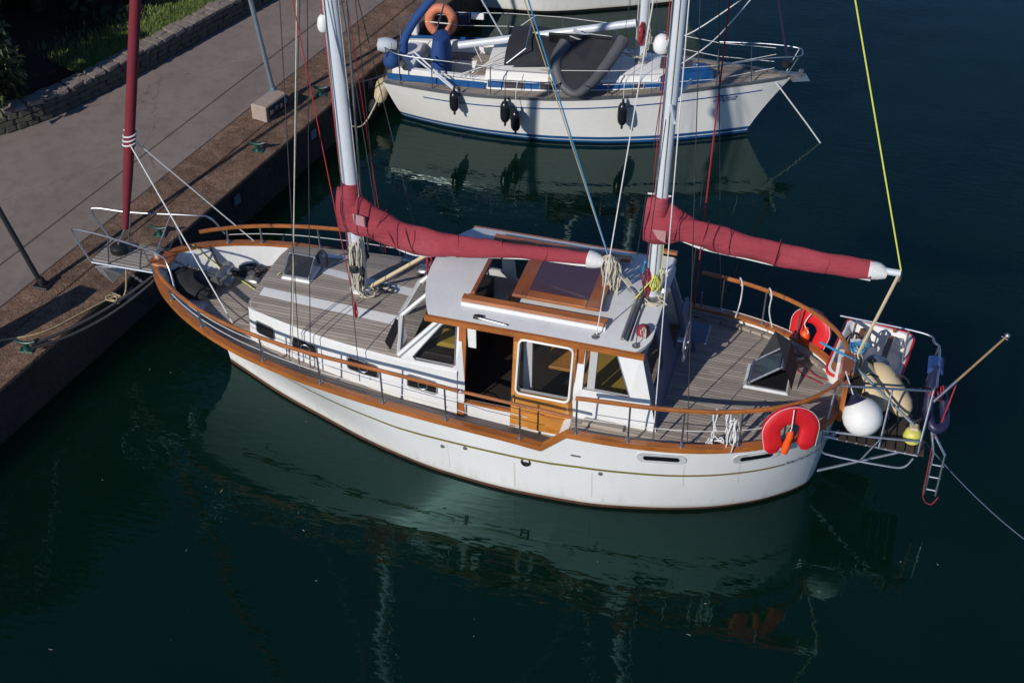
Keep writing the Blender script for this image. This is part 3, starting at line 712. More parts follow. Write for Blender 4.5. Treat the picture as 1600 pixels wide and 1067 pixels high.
lifeline(6.86, 9.5, arz, -1, .42); lifeline(8.25, 9.4, arz, 1, .1)
# --- trunk cabin
tx = [(1.83, .0), (1.83, .56), (1.85, .73), (1.95, .84), (2.4, .95), (3.0, 1.065), (3.6, 1.135), (4.28, 1.18), (5.1, 1.19)]
tp_ = smoothpath([(a, b_, 0) for a, b_ in tx], 6); TP = [(p.x, p.y) for p in tp_]
def trz(y): return 1.865-.16*(abs(y)/1.15)**2.2
TPi = offset(TP, -.035); TPo = offset(TP, .05); TPo[0][1] = TPi[0][1] = 0
tb = B()
for sd in (-1, 1):
    tb.grid([[(TPi[k][0], sd*max(0, TPi[k][1]), trz(TPi[k][1])+.006), (TP[k][0]-.0, sd*TP[k][1], trz(TP[k][1])-.012), (TP[k][0], sd*TP[k][1], trz(TP[k][1])-.05), (TPo[k][0], sd*TPo[k][1], .9)] for k in range(len(TP))])
trunk = tb.build('trunk_cabin', 'white', ketch, True, 30)
tb = B(); rows = []
io = np.argsort(TPi[:, 0]); ix_ = TPi[io, 0]; iy_ = np.maximum.accumulate(TPi[io, 1]); ix_ = ix_-.042*np.clip((2.2-ix_)/.2, 0, 1)
for x in np.unique(np.concatenate([np.linspace(ix_[0]+.001, 2.1, 16), np.linspace(2.1, 4.35, 26)])):
    w = float(np.interp(x, ix_, iy_))
    rows.append([(x, w*s, trz(w*s)+.004) for s in np.linspace(-1, 1, 25)])
tb.grid(rows); tb.build('cabin_top', 'teak', trunk)
for (xa, xb, ya, yb) in ((1.93, 4.05, -.50, -.40), (2.62, 4.06, .10, .28)):
    pass
def top_strip(name, xa, xb, ya0, ya1, yb0, yb1, mat, dz=.009):
    b3 = B(); b3.grid([[(x, y0+(y1-y0)*k/3, trz(y0+(y1-y0)*k/3)+dz) for k in range(4)] for x, y0, y1 in ((xa+(xb-xa)*t, ya0+(yb0-ya0)*t, ya1+(yb1-ya1)*t) for t in np.linspace(0, 1, 8))]); return b3.build(name, mat, trunk)
top_strip('white_walkway', 1.93, 4.04, -.53, -.36, -.62, -.44, 'white'); top_strip('white_walkway', 2.58, 4.04, .18, .34, .02, .2, 'white')
top_strip('white_walkway', 2.4, 3.05, .62, .74, .70, .82, 'white')
for sd in (-1, 1): top_strip('grip_pad', 3.98, 4.10, sd*.72-.22, sd*.72+.22, sd*.80-.25, sd*.80+.25, 'black', .012)
def side_y(x, z):   # outside of the trunk / wheelhouse side
    f = max(0, min(1, (1.66-z)/.76)); A_ = np.array(TP)*(1-f)+np.array(TPo)*f; k_ = np.argsort(A_[:, 0], kind='stable')
    return float(np.interp(x, A_[k_, 0], np.maximum.accumulate(A_[k_, 1])))+.003
def trunk_sheet(name, poly, sd, off, mat, par, th=.012):
    b3 = B(); a = [Vector((x, sd*(side_y(x, z)+off), z)) for x, z in poly]; c = [Vector((p.x, p.y-sd*th, p.z)) for p in a]; b3.quadprism(a, c); return b3.build(name, mat, par)
for sd in (-1, 1):
    for i, (xa, xb, za, zb) in enumerate(((2.02, 2.30, 1.46, 1.63), (2.62, 3.0, 1.40, 1.585), (3.50, 3.94, 1.345, 1.53), (4.40, 4.80, 1.285, 1.47))):
        sk = lambda P_: [(x, z-.10*(x-(xa+xb)/2)) for x, z in P_]; f = sk(roundrect(xa-.022, xb+.022, za-.022, zb+.022, .05)); g_ = sk(roundrect(xa, xb, za, zb, .04))
        w_ = trunk_sheet('window', g_, sd, .016, 'glassd', trunk, .02); trunk_sheet('window_frame', f, sd, .008, 'steel', w_, .02)
        if i:
            cx = (xa+xb)/2+.02; cz = (za+zb)/2; yy = sd*(side_y(cx, cz)+.024)
            B().tube([(cx+.065*math.cos(t), yy, cz+.065*math.sin(t)) for t in np.linspace(0, math.tau, 20, endpoint=False)], .009, 6, True).build('port_ring', 'steel', w_, True)
# fore hatch, open
hx = thing; 
hf = B(); hf.box((2.31, .10, 1.875), (.45, .42, .05), bev=.02); hatch = hf.build('fore_hatch', 'white', trunk)
rl = Matrix.Rotation(R(38), 4, 'X')
def hinge(c, d, piv, rot): return None
def rbox(name, piv, rot, c, d, mat, par, bev=.012):
    b3 = B(); b3.box((0, 0, 0), d, None, bev); V = [Vector(piv)+rot @ (Vector(c)+Vector(v)) for v in b3.V]; return mk(name, V, b3.F, mat, par)
pv = (2.31, -.08, 1.91)
rbox('lid_pane', pv, rl, (0, .18, .012), (.36, .33, .012), 'acrylg', trunk)
for (c, d) in (((0, .015, .012), (.42, .03, .03)), ((0, .35, .012), (.42, .03, .03)), ((-.197, .18, .012), (.03, .31, .029)), ((.197, .18, .012), (.03, .31, .029))): rbox('lid_frame', pv, rl, c, d, 'steel', trunk)
B().tube(smoothpath([(2.62, .30, 1.9), (2.63, .32, 2.08), (2.55, .36, 2.14), (2.47, .36, 2.04), (2.5, .34, 1.92)], 5), .02, 8).build('hose_loop', 'black', trunk, True)
# deck vents on the far side of the trunk
for (x, y) in ((4.02, .66), (3.72, .88)):
    v_ = B(); v_.box((x, y, 1.885), (.26, .2, .13), bev=.045); v_.build('deck_vent', 'tin', trunk, True, 50)
# --- windlass, anchor chain, black bag, cordage on the foredeck
wd = B(); wd.box((.95, .20, 1.37), (.30, .20, .16), bev=.04); wd.lathe([(.03, -.23), (.10, -.22), (.06, -.16), (.085, -.08), (.085, .08), (.06, .16), (.10, .22), (.03, .23)], (.96, .20, 1.50), (0, 1, 0), 18); wd.tube([(.96, .2, 1.5), (1.12, .16, 1.58)], .02, 8)
wd.build('windlass', 'tin', ketch, True, 45)
wd = B(); wd.box((1.32, .42, 1.31), (.22, .12, .10), bev=.03); wd.lathe([(.05, 0), (.04, .08), (.06, .10)], (1.32, .42, 1.35), n=12); wd.build('winch', 'tin', ketch, True, 45)

# --- wheelhouse
def wy(z): return 1.20-.19*max(0, z-1.6)/.85
def wfn(sd):
    return lambda u, v, dep: Vector((u, sd*(wy(v)-dep), v))
outer = [(4.30, .95), (4.30, 1.78), (4.84, 2.43), (7.55, 2.44), (7.86, 1.30), (6.72, 1.30), (6.55, .90)]
tri = [(4.47, 1.79), (4.50, 1.76), (5.03, 1.755), (5.06, 1.79), (5.06, 2.36), (5.03, 2.39), (4.90, 2.37), (4.85, 2.33)]
door_o = [(5.20, 1.22), (5.86, 1.22), (5.86, 2.40), (5.20, 2.40)]
dwin = roundrect(5.95, 6.66, 1.60, 2.37, .06)
awin = [(6.83, 1.80), (7.46, 1.80), (7.23, 2.38), (6.83, 2.38)]
wheelh = panel('wheelhouse', outer, [tri, door_o, dwin, awin], wfn(-1), .045, 'white', ketch)
panel('side_wall', outer, [tri, roundrect(5.25, 6.66, 1.60, 2.37, .06), awin], wfn(1), .045, 'white', wheelh)
def wsheet(name, poly, sd, off, th, mat):
    a = [wfn(sd)(u, v, -off) for u, v in poly]; c = [wfn(sd)(u, v, th-off) for u, v in poly]; return B().quadprism(a, c).build(name, mat, wheelh)
for sd in (-1, 1):
    wsheet('side_window', tri, sd, -.02, .006, 'glass'); wsheet('aft_side_window', awin, sd, -.02, .006, 'glass')
    for (name, poly) in (('window_trim', tri), ('window_trim', awin)):
        P = [wfn(sd)(u, v, -.002) for u, v in poly]; B().tube(P, .011, 6, True).build(name, 'tin', wheelh, True)
    wsheet('mullion', [(6.88, 1.79), (6.98, 1.79), (6.98, 2.39), (6.88, 2.39)], sd, -.03, .05, 'white')
wsheet('saloon_window', roundrect(5.25, 6.66, 1.60, 2.37, .06), 1, -.02, .006, 'glass')
# door posts, sill, sliding door
for (a, b_) in ((5.10, 5.20), (6.72, 6.81)): wsheet('door_post', [(a, .93), (b_, .93), (b_, 2.45), (a, 2.45)], -1, .03, .05, 'varnz')
wsheet('door_head', [(5.20, 2.38), (6.72, 2.38), (6.72, 2.45), (5.20, 2.45)], -1, .028, .05, 'varn')
wsheet('door_track', [(5.20, 1.19), (6.72, 1.19), (6.72, 1.235), (5.20, 1.235)], -1, .024, .04, 'varn')
dr_out = [(5.86, .98), (6.72, .98), (6.72, 2.38), (5.86, 2.38)]
def dfn(u, v, dep): return Vector((u, -(wy(v)+.045-dep), v))
panel('sliding_door', dr_out, [roundrect(5.95, 6.66, 1.60, 2.36, .06)], dfn, .035, 'varnlight', wheelh)
for (a, b_) in ((5.86, 5.94), (6.665, 6.72)):
    B().quadprism([dfn(a, .98, -.006), dfn(b_, .98, -.006), dfn(b_, 2.38, -.006), dfn(a, 2.38, -.006)], [dfn(a, .98, .02), dfn(b_, .98, .02), dfn(b_, 2.38, .02), dfn(a, 2.38, .02)]).build('door_stile', 'varnz', wheelh)
B().quadprism([dfn(u, v, .012) for u, v in roundrect(5.95, 6.66, 1.60, 2.36, .06)], [dfn(u, v, .018) for u, v in roundrect(5.95, 6.66, 1.60, 2.36, .06)]).build('door_window', 'glass', wheelh)
B().tube([dfn(u, v, -.008) for u, v in roundrect(5.94, 6.67, 1.59, 2.37, .07)], .017, 8, True).build('door_window_frame', 'fwhite', wheelh, True)
B().tube([dfn(5.90, 1.40, -.02), dfn(5.90, 1.44, -.05), dfn(5.90, 1.52, -.05), dfn(5.90, 1.56, -.02)], .012, 8).build('door_handle', 'tin', wheelh, True)
box('door_panel_line', dfn(6.32, 1.28, -.004), (.62, .008, .02), 'varn', wheelh, bev=0)
# grab handle and step beside the door
box('cabin_step', (7.16, -1.27, 1.34), (.55, .12, .05), 'teak', wheelh)
# windscreen: three panes between raked posts
WB = [(4.27, -1.17, 1.79), (4.04, -.40, 1.85), (4.04, .40, 1.85), (4.27, 1.17, 1.79)]; WT = [(4.84, -1.03, 2.43), (4.60, -.38, 2.48), (4.60, .38, 2.48), (4.84, 1.03, 2.43)]
for i in range(3):
    a, b_, c, d_ = (Vector(WB[i]), Vector(WB[i+1]), Vector(WT[i+1]), Vector(WT[i])); n_ = (b_-a).cross(d_-a).normalized()*.006
    B().quadprism([a, b_, c, d_], [p+n_ for p in (a, b_, c, d_)]).build('windscreen_pane', 'glass', wheelh)
    B().tube([a, b_], .03, 6).build('windscreen_sill', 'white', wheelh)
    B().tube([d_, c], .03, 6).build('windscreen_head', 'white', wheelh)
for i in range(4): B().tube([WB[i], WT[i]], .034, 6).build('windscreen_post', 'white', wheelh)
B().quadprism([(4.28, -1.18, 1.74), (4.02, -.41, 1.80), (4.02, .41, 1.80), (4.28, 1.18, 1.74)], [(4.26, -1.18, 1.80), (3.99, -.41, 1.875), (3.99, .41, 1.875), (4.26, 1.18, 1.80)]).build('windscreen_base', 'white', wheelh)
# aft bulkhead with companionway
panel('aft_bulkhead', [(-1.0, 2.44), (1.0, 2.44), (1.19, 1.3), (-1.19, 1.3)], [roundrect(-.85, -.25, 1.75, 2.3, .05), roundrect(.3, .85, 1.55, 2.35, .03)], lambda u, v, d_: Vector((7.55+.31*(2.44-v)/1.14-d_, u, v)), .04, 'fgrey', wheelh)
B().quadprism([(7.545+.31*(2.44-v)/1.14-.02, u, v) for u, v in roundrect(-.85, -.25, 1.75, 2.3, .05)], [(7.55+.31*(2.44-v)/1.14-.02, u, v) for u, v in roundrect(-.85, -.25, 1.75, 2.3, .05)]).build('aft_window', 'glass', wheelh)
# interior
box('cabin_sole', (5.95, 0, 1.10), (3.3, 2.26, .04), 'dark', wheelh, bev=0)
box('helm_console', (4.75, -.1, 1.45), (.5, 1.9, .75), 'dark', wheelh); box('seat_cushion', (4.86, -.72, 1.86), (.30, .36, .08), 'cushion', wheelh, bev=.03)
box('inner_post', (6.03, -.95, 1.9), (.12, .06, 1.0), 'white', wheelh); box('cabin_table', (6.45, -.35, 1.62), (.55, .6, .05), 'varnlight', wheelh); box('settee', (7.05, -.45, 1.25), (.75, .9, .7), 'cushion', wheelh, bev=.05); box('settee', (6.6, .75, 1.2), (1.3, .5, .6), 'varny', wheelh); box('chart_table', (5.7, .75, 1.3), (.8, .5, .8), 'varn', wheelh)
B().tube([(5.06+.0*math.cos(t), -.4+.25*math.cos(t), 1.85+.25*math.sin(t)) for t in np.linspace(0, math.tau, 24, endpoint=False)], .014, 6, True).build('inside_wheel', 'varny', wheelh, True)
box('curtain', (5.27, -1.02, 2.2), (.12, .03, .34), 'fwhite', wheelh, bev=.01)
# roof with crowned top, opening and sliding hatch
RW = 1.07
def rz_(y): return 2.50+.12*(1-(y/RW)**2)
HOLE = (5.14, 5.80, .60)
def front(y): return 4.42+.27*(abs(y)/RW)**2.4
ysr = np.unique(np.concatenate([np.linspace(-RW, -HOLE[2], 8), np.linspace(-HOLE[2], HOLE[2], 15), np.linspace(HOLE[2], RW, 8)]))
def back(y): return 7.64-.16*max(0, (abs(y)-.75)/.32)**2
xt = [0, .25, .5, .75, 1]
def roof_part(f0, f1, n, skip=False):
    rows = []
    for t in np.linspace(0, 1, n): rows.append([(f0(y)+(f1(y)-f0(y))*t, y, rz_(y)) for y in ysr])
    return rows
rb = B(); th = .05
for lower in (0, 1):
    for f0, f1, n, hole in ((front, lambda y: HOLE[0], 6, 0), (lambda y: HOLE[0], lambda y: HOLE[1], 4, 1), (lambda y: HOLE[1], back, 10, 0)):
        rows = roof_part(f0, f1, n); m_ = len(ysr); V = [(x, y, z-th*lower) for r_ in rows for x, y, z in r_]; F = []
        for i in range(n-1):
            for j in range(m_-1):
                if hole and ysr[j] >= -HOLE[2]-1e-6 and ysr[j+1] <= HOLE[2]+1e-6: continue
                F.append((i*m_+j, i*m_+j+1, (i+1)*m_+j+1, (i+1)*m_+j))
        rb.add(V, F)
edge = [(front(y), y, rz_(y)) for y in ysr]+[(x, RW, rz_(RW)) for x in np.linspace(front(RW), back(RW), 12)]+[(back(y), y, rz_(y)) for y in ysr[::-1]]+[(x, -RW, rz_(RW)) for x in np.linspace(back(RW), front(RW), 12)]
rb.grid([[p, (p[0], p[1], p[2]-th)] for p in edge])
roof = rb.build('roof', 'roofw', wheelh, True, 40)
for sd in (-1, 1):
    f = B(); rows = []
    for x in np.linspace(4.64, 7.60, 20): rows.append([(x, sd*(RW+.004), 2.50), (x, sd*(RW+.045), 2.495), (x, sd*(RW+.05), 2.42), (x, sd*(RW-.02), 2.41)])
    f.grid(rows, True); f.F += [(0, 1, 2, 3), tuple(len(f.V)-4+i for i in range(4))]; f.build('roof_fascia', 'varn', wheelh)
    P = [(x, sd*.735, rz_(.735)+.052) for x in np.linspace(5.06, 7.02, 14)]
    f = B(); f.grid([[(x, y-sd*.06, z-.01), (x, y-sd*.05, z+.035), (x, y+sd*.055, z+.03), (x, y+sd*.072, z-.01)] for x, y, z in P], True); f.F += [(0, 1, 2, 3), tuple(len(f.V)-4+i for i in range(4))]; f.build('hatch_runner', 'varn', wheelh)
    f = B(); f.grid([[(x, y-sd*.05, z-.07), (x, y-sd*.05, z-.011), (x, y+sd*.085, z-.011), (x, y+sd*.095, z-.085)] for x, y, z in [(p[0], p[1], p[2]) for p in P]], True); f.F += [(0, 1, 2, 3), tuple(len(f.V)-4+i for i in range(4))]; f.build('runner_base', 'white', wheelh)
for (c, d_) in (((5.17, 0, 2.64), (.06, 1.3, .06)),): box('hatch_coaming', c, d_, 'varny', wheelh)
HZ = 2.70
for x, w in ((5.80, .20), (6.80, .19)): box('hatch_frame', (x, 0, HZ), (w, 1.24, .05), 'varny', wheelh)
for sd in (-1, 1): box('hatch_frame', (6.30, sd*.54, HZ), (.81, .16, .05), 'varn', wheelh)
box('hatch_pane', (6.30, 0, HZ-.005), (.81, .93, .03), 'acryl', wheelh, bev=0)
box('hatch_rib', (6.30, .36, HZ+.03), (.78, .045, .03), 'varnlight', wheelh)
box('wiper_motor', (5.35, -1.0, 2.545), (.12, .06, .05), 'black', wheelh); B().tube([(5.35, -1.02, 2.55), (5.75, -1.06, 2.545)], .01, 6).build('wiper_arm', 'tin', wheelh)
# roof gear
B().tube([(7.30, -.15, 2.70), (7.28, -.98, 2.60)], .028, 8).build('sheet_track', 'tin', wheelh, True); B().tube([(7.37, -.15, 2.69), (7.35, -.98, 2.59)], .016, 8).build('sheet_track', 'black', wheelh, True)
for (x, y, h, mt) in ((7.50, -.74, .12, 'red'),):
    B().lathe([(.09, 0), (.085, h*.7), (.05, h), (.0, h*1.05)], (x, y, rz_(y)), n=18).build('winch_cover', mt, wheelh, True)
B().lathe([(.05, 0), (.045, .05), (.075, .07), (.08, .13), (.05, .17), (0, .18)], (7.62, .02, rz_(0)), n=16).build('search_light', 'tin', wheelh, True)
for (x, y) in ((6.92, -.95), (7.46, -.98), (6.98, .85)): B().lathe([(.05, 0), (.05, .015), (.02, .025), (.02, .05)], (x, y, rz_(y)), n=12).build('deck_eye', 'tin', wheelh, True)
box('far_roof_locker', (7.5, .72, 2.62), (.22, .34, .13), 'white', wheelh, bev=.02); box('locker_lid', (7.5, .93, 2.72), (.24, .07, .05), 'varn', wheelh)
coil((7.52, -.80, 2.68), .34, 5, .05, 4, .008, 'cream', 'rope_tail', wheelh)
pile((7.50, -.12, 2.63), .16, 4, 8, .009, 'cream', 'rope_heap', wheelh); 
# outside steering wheel and helm seat
B().tube([(7.98, .02+.27*math.cos(t), 1.95+.27*math.sin(t)) for t in np.linspace(0, math.tau, 32, endpoint=False)], .013, 8, True).build('steering_wheel', 'steel', ketch, True)
sp = B()
for k in range(5):
    a = k*math.tau/5+.3; sp.tube([(7.98, .02, 1.95), (7.98, .02+.26*math.cos(a), 1.95+.26*math.sin(a))], .009, 6)
sp.lathe([(.04, -.12), (.04, .03), (.02, .04)], (7.98, .02, 1.95), (1, 0, 0), 12); sp.build('wheel_spokes', 'steel', ketch, True)
hs = B(); hs.box((8.02, .62, 1.66), (.38, .42, .06), bev=.02); hs.box((7.86, .62, 1.9), (.06, .42, .42), Matrix.Rotation(R(-12), 4, 'Y'), .02); hs.tube([(8.02, .62, 1.32), (8.02, .62, 1.64)], .035, 10); hs.build('helm_seat', 'fgrey', ketch)
# --- stern hatch with dark canvas scoop
b3 = B(); b3.box((9.12, .24, 1.38), (.62, .54, .05), bev=.03); sh = b3.build('stern_hatch', 'fgreyl', ketch)
box('hatch_well', (9.12, .24, 1.402), (.54, .46, .03), 'black', sh, bev=.02)
rh = Matrix.Rotation(R(-42), 4, 'Y'); pv = (8.88, .24, 1.44)
rbox('lid_pane', pv, rh, (.28, 0, .012), (.48, .44, .012), 'acrylg', sh)
for (c, d_) in (((.02, 0, .012), (.04, .52, .035)), ((.56, 0, .012), (.04, .52, .035)), ((.29, -.24, .012), (.5, .04, .034)), ((.29, .24, .012), (.5, .04, .034))): rbox('lid_frame', pv, rh, c, d_, 'steel', sh)
cv = B(); cv.add([(8.92, .52, 1.46), (9.48, .54, 1.46), (9.34, .55, 1.86), (9.10, .62, 1.93), (9.46, -.02, 1.46), (9.33, .02, 1.83)], [(0, 1, 2, 3), (1, 4, 5, 2), (2, 5, 3)]); cv.build('wind_scoop', 'darkcanvas', sh)
for k in range(1):
    pass
# --- hull windows, fittings and name
def hull_sheet(name, x0, x1, zf, h, r, off, mat, par, sd=-1, n=12):
    q0, q1 = x0/10.15, x1/10.15; pts = roundrect(0, x1-x0, -h/2, h/2, r); a = []; c = []
    for u, v in pts:
        q = (x0+u)/10.15; z = zf(x0+u)+v; a.append(HU.pt(q, z, sd, off)); c.append(HU.pt(q, z, sd, off-.02))
    return B().quadprism(a, c).build(name, mat, par)
for x0, x1, z0 in ((7.66, 8.28, 1.17), (8.92, 9.46, 1.21)):
    for sd in (-1, 1):
        zf = lambda x: z0+.05*(x-x0)
        w_ = hull_sheet('hull_window', x0+.07, x1-.07, zf, .075, .035, .022, 'glassd', hull, sd); hull_sheet('hull_window_frame', x0-.02, x1+.02, zf, .19, .09, .014, 'fgreyl', w_, sd)
B().lathe([(.07, -.02), (.07, .012), (.05, .016), (.045, .0), (0, .0)], HU.pt(.592, .69, -1, 0), (0, -1, .15), 18).build('exhaust_outlet', 'black', hull, True)
for q, z in ((.50, .70), (.697, .72), (.46, .62)): B().lathe([(.03, -.02), (.03, .01), (.012, .012)], HU.pt(q, z, -1, 0), (0, -1, .15), 12).build('skin_fitting', 'tin', hull, True)
hull_sheet('fairlead_slot', 6.70, 6.84, lambda x: .99, .03, .014, .004, 'tin', hull)
V, F = text_pts('NAUTICAT 33', .125, .3)
w = max(v[0] for v in V); x0 = 9.47
V2 = [HU.pt((9.60+v[0]*.44/w)/10.15, .885+v[1]*.85-.04*(v[0]/w), -1, .010) for v in V]
mk('name_lettering', V2, F, 'ink', hull)
# --- bow platform (bowsprit) with pulpit
pf = B(); pf.quadprism([(-.90, -.02, 1.66), (-.02, -.24, 1.66), (.10, .30, 1.66), (-.62, .66, 1.66), (-.84, .60, 1.66)], [(-.90, -.02, 1.72), (-.02, -.24, 1.72), (.10, .30, 1.72), (-.62, .66, 1.72), (-.84, .60, 1.72)])
bows = B(); BPo = [(-.88, -.26), (.10, -.20), (.10, .20), (-.88, .26)]
bplat = B().box((-.42, 0, 1.63), (1.0, .12, .10), None, .01).build('bow_platform', 'varn', ketch)
for k in range(8):
    y = -.245+.07*k; box('plank', (-.40, y, 1.705), (1.02, .062, .035), 'gangteak', bplat, bev=.006)
for sd in (-1, 1): B().tube([(.10, sd*.28, 1.69), (-.90, sd*.30, 1.69)], .022, 8).build('edge_tube', 'steel', bplat, True)
B().tube([(-.90, -.30, 1.69), (-.92, 0, 1.69), (-.90, .30, 1.69)], .022, 8).build('edge_tube', 'steel', bplat, True)
for sd in (-1, 1):
    P = smoothpath([(.75, sd*.80, 1.80), (.62, sd*.66, 2.15), (.38, sd*.52, 2.24), (-.5, sd*.34, 2.24), (-1.05, sd*.30, 2.24), (-1.13, sd*.28, 2.18), (-1.05, sd*.29, 1.95), (-.92, sd*.30, 1.70)], 6)
    B().tube(P, .0145, 8).build('pulpit_rail', 'steel', bplat, True)
    for (a, b_) in (((-.5, sd*.34, 2.24), (-.62, sd*.30, 1.70)), ((.10, sd*.45, 2.24), (-.12, sd*.28, 1.70)), ((.12, sd*.45, 2.24), (.22, sd*.42, 1.74))): B().tube([a, b_], .0125, 8).build('pulpit_leg', 'steel', bplat, True)
def chain(name, A, Bp, par, r=.008, L_=.045):
    A = Vector(A); Bp = Vector(Bp); n = int((Bp-A).length/(L_*.72)); b3 = B(); d_ = (Bp-A).normalized(); s1 = d_.orthogonal().normalized(); s2 = d_.cross(s1)
    for i in range(n):
        c = A.lerp(Bp, (i+.5)/n)-Vector((0, 0, .02*math.sin(math.pi*i/n))); s_ = s1 if i % 2 else s2
        b3.tube([c+d_*math.cos(t)*L_*.5+s_*math.sin(t)*L_*.34 for t in np.linspace(0, math.tau, 8, endpoint=False)], r, 5, True)
    return b3.build(name, 'tin', par, True)
chain('anchor_chain', (.10, .05, 1.74), (.82, .24, 1.45), ketch); chain('anchor_chain', (-.35, -.29, 1.66), (-.05, -.33, 1.50), ketch)
B().lathe([(.03, -.08), (.06, -.07), (.035, -.02), (.035, .02), (.06, .07), (.03, .08)], (-.0, .08, 1.79), (0, 1, 0), 14).build('bow_roller', 'tin', bplat, True)
an = B(); an.tube(smoothpath([(-.15, -.10, 1.60), (-.75, -.12, 1.52), (-.98, -.12, 1.46)], 4), .025, 8); an.add([(-.98, -.12, 1.42), (-.62, -.30, 1.36), (-.55, -.12, 1.42), (-.62, .06, 1.36), (-.9, -.12, 1.50)], [(0, 1, 2), (0, 2, 3), (0, 4, 1), (0, 3, 4), (1, 4, 2), (2, 4, 3)]); an.build('anchor', 'tin', bplat)
bt_ = B(); bt_.lathe([(.11, 0), (.13, .02), (.13, .10), (.10, .13), (.03, .15)], (-.60, 0, 1.73), n=18); bt_.build('furler_drum', 'black', bplat, True)
# --- masts
def mast(name, x, z0, z1, rx, ry, mat='alu', x1=None):
    x1 = x if x1 is None else x1; n = 16; b3 = B()
    b3.grid([[(x0_+rx*math.cos(t), ry*math.sin(t), z) for t in np.linspace(0, math.tau, n, endpoint=False)] for x0_, z in ((x, z0), (x1, z1))], True)
    b3.F += [tuple(range(n)), tuple(range(n, 2*n))]; o_ = b3.build(name, mat, ketch, True, 50)
    B().box((x+rx*1.02, 0, (z0+1.2+z1)/2), (.02, .035, z1-z0-1.2)).build('sail_track', 'tin', o_); return o_
mm = mast('main_mast', 3.28, 1.86, 15.0, .105, .08, x1=2.98); mz = mast('mizzen_mast', 7.46, 2.60, 13.0, .09, .07, x1=7.55)
B().lathe([(.16, 0), (.16, .03), (.12, .05)], (3.28, 0, 1.87), n=18).build('mast_collar', 'white', mm, True); B().lathe([(.14, 0), (.14, .03), (.10, .05)], (7.46, 0, 2.61), n=18).build('mast_collar', 'tin', mz, True)
def spreader(par, x, z, w):
    for sd in (-1, 1): B().tube([(x, 0, z), (x+.15, sd*w, z+.06)], [.03, .02], 8).build('spreader', 'alu', par, True)
spreader(mm, 3.12, 8.6, .95); spreader(mz, 7.49, 5.50, .55); 
def dome(c, r, par, name='radar_dome'):
    b3 = B(); b3.lathe([(r*.75, -.09), (r*.95, -.06), (r, 0), (r*.8, .08), (r*.4, .12), (0, .13)], c, n=18); b3.build(name, 'fwhite', par, True)
dome((7.33, 0, 6.25), .105, mz); dome((3.06, -.02, 5.93), .075, mm, 'deck_light')
# halyards along the masts
for i, (dx, dy, mt, zz, zt) in enumerate(((-.12, -.03, 'redrope', 2.2, 12), (.13, -.06, 'cream', 2.3, 12), (-.13, .02, 'cream', 2.3, 9))):
    tube('halyard', [(3.28+dx, dy, zz), (3.28+dx-.30*(zt-1.86)/13.1, dy, zt)], .007, mt, mm, 6)
for i, (dx, dy, mt) in enumerate(((-.10, -.05, 'redrope'), (-.06, -.075, 'blackwire'), (.10, -.05, 'yelrope'), (.02, -.085, 'cream'))):
    tube('halyard', [(7.46+dx, dy, 2.75), (7.46+dx+(.06 if mt != 'yelrope' else .005), dy, 11 if mt != 'yelrope' else 3.5)], .006, mt, mz, 6)
# cordage at the foot of the main mast
for k in range(7): coil((3.28+.06*math.cos(k*1.4), -.12-.02*math.sin(k), 2.80-.06*k), .62, 3, .07, 60+k, .011, 'cream', 'halyard_hank', mm)
for (z, y) in ((2.35, -.12), (2.30, .12)): B().lathe([(.07, 0), (.055, .03), (.06, .09), (.07, .10), (.03, .12)], (3.28, y, z), (0, 1 if y > 0 else -1, 0), 16).build('mast_winch', 'black', mm, True)
pile((3.42, -.10, 1.89), .17, 3, 21, .010, 'cream', 'rope_heap', mm); pile((3.60, .02, 1.89), .15, 3, 22, .010, 'darkrope', 'rope_heap', mm)
coil((3.36, -.14, 2.40), .40, 3, .05, 71, .012, 'darkrope', 'rope_hank', mm)
b3 = B(); b3.tube([(3.44, -.02, 1.95), (4.31, 0, 2.66)], .032, 4); b3.build('boom_strut', 'fcream', mm)
coil((4.33, .0, 2.68), .34, 3, .03, 72, .008, 'redrope', 'rope_tail', mm)
coil((7.40, -.05, 3.10), .48, 5, .07, 73, .008, 'redrope', 'rope_hank', mz); coil((7.49, -.09, 3.02), .22, 6, .06, 74, .007, 'yelrope', 'rope_hank', mz); coil((7.34, .06, 3.12), .3, 4, .05, 75, .007, 'bluerope', 'rope_hank', mz); coil((7.56, -.02, 3.1), .40, 4, .06, 76, .007, 'cream', 'rope_hank', mz)
tube('halyard_tail', smoothpath([(7.48, -.10, 2.98), (7.36, -.16, 2.82), (7.28, -.24, 2.70)], 6), .009, 'yelrope', mz, 6)
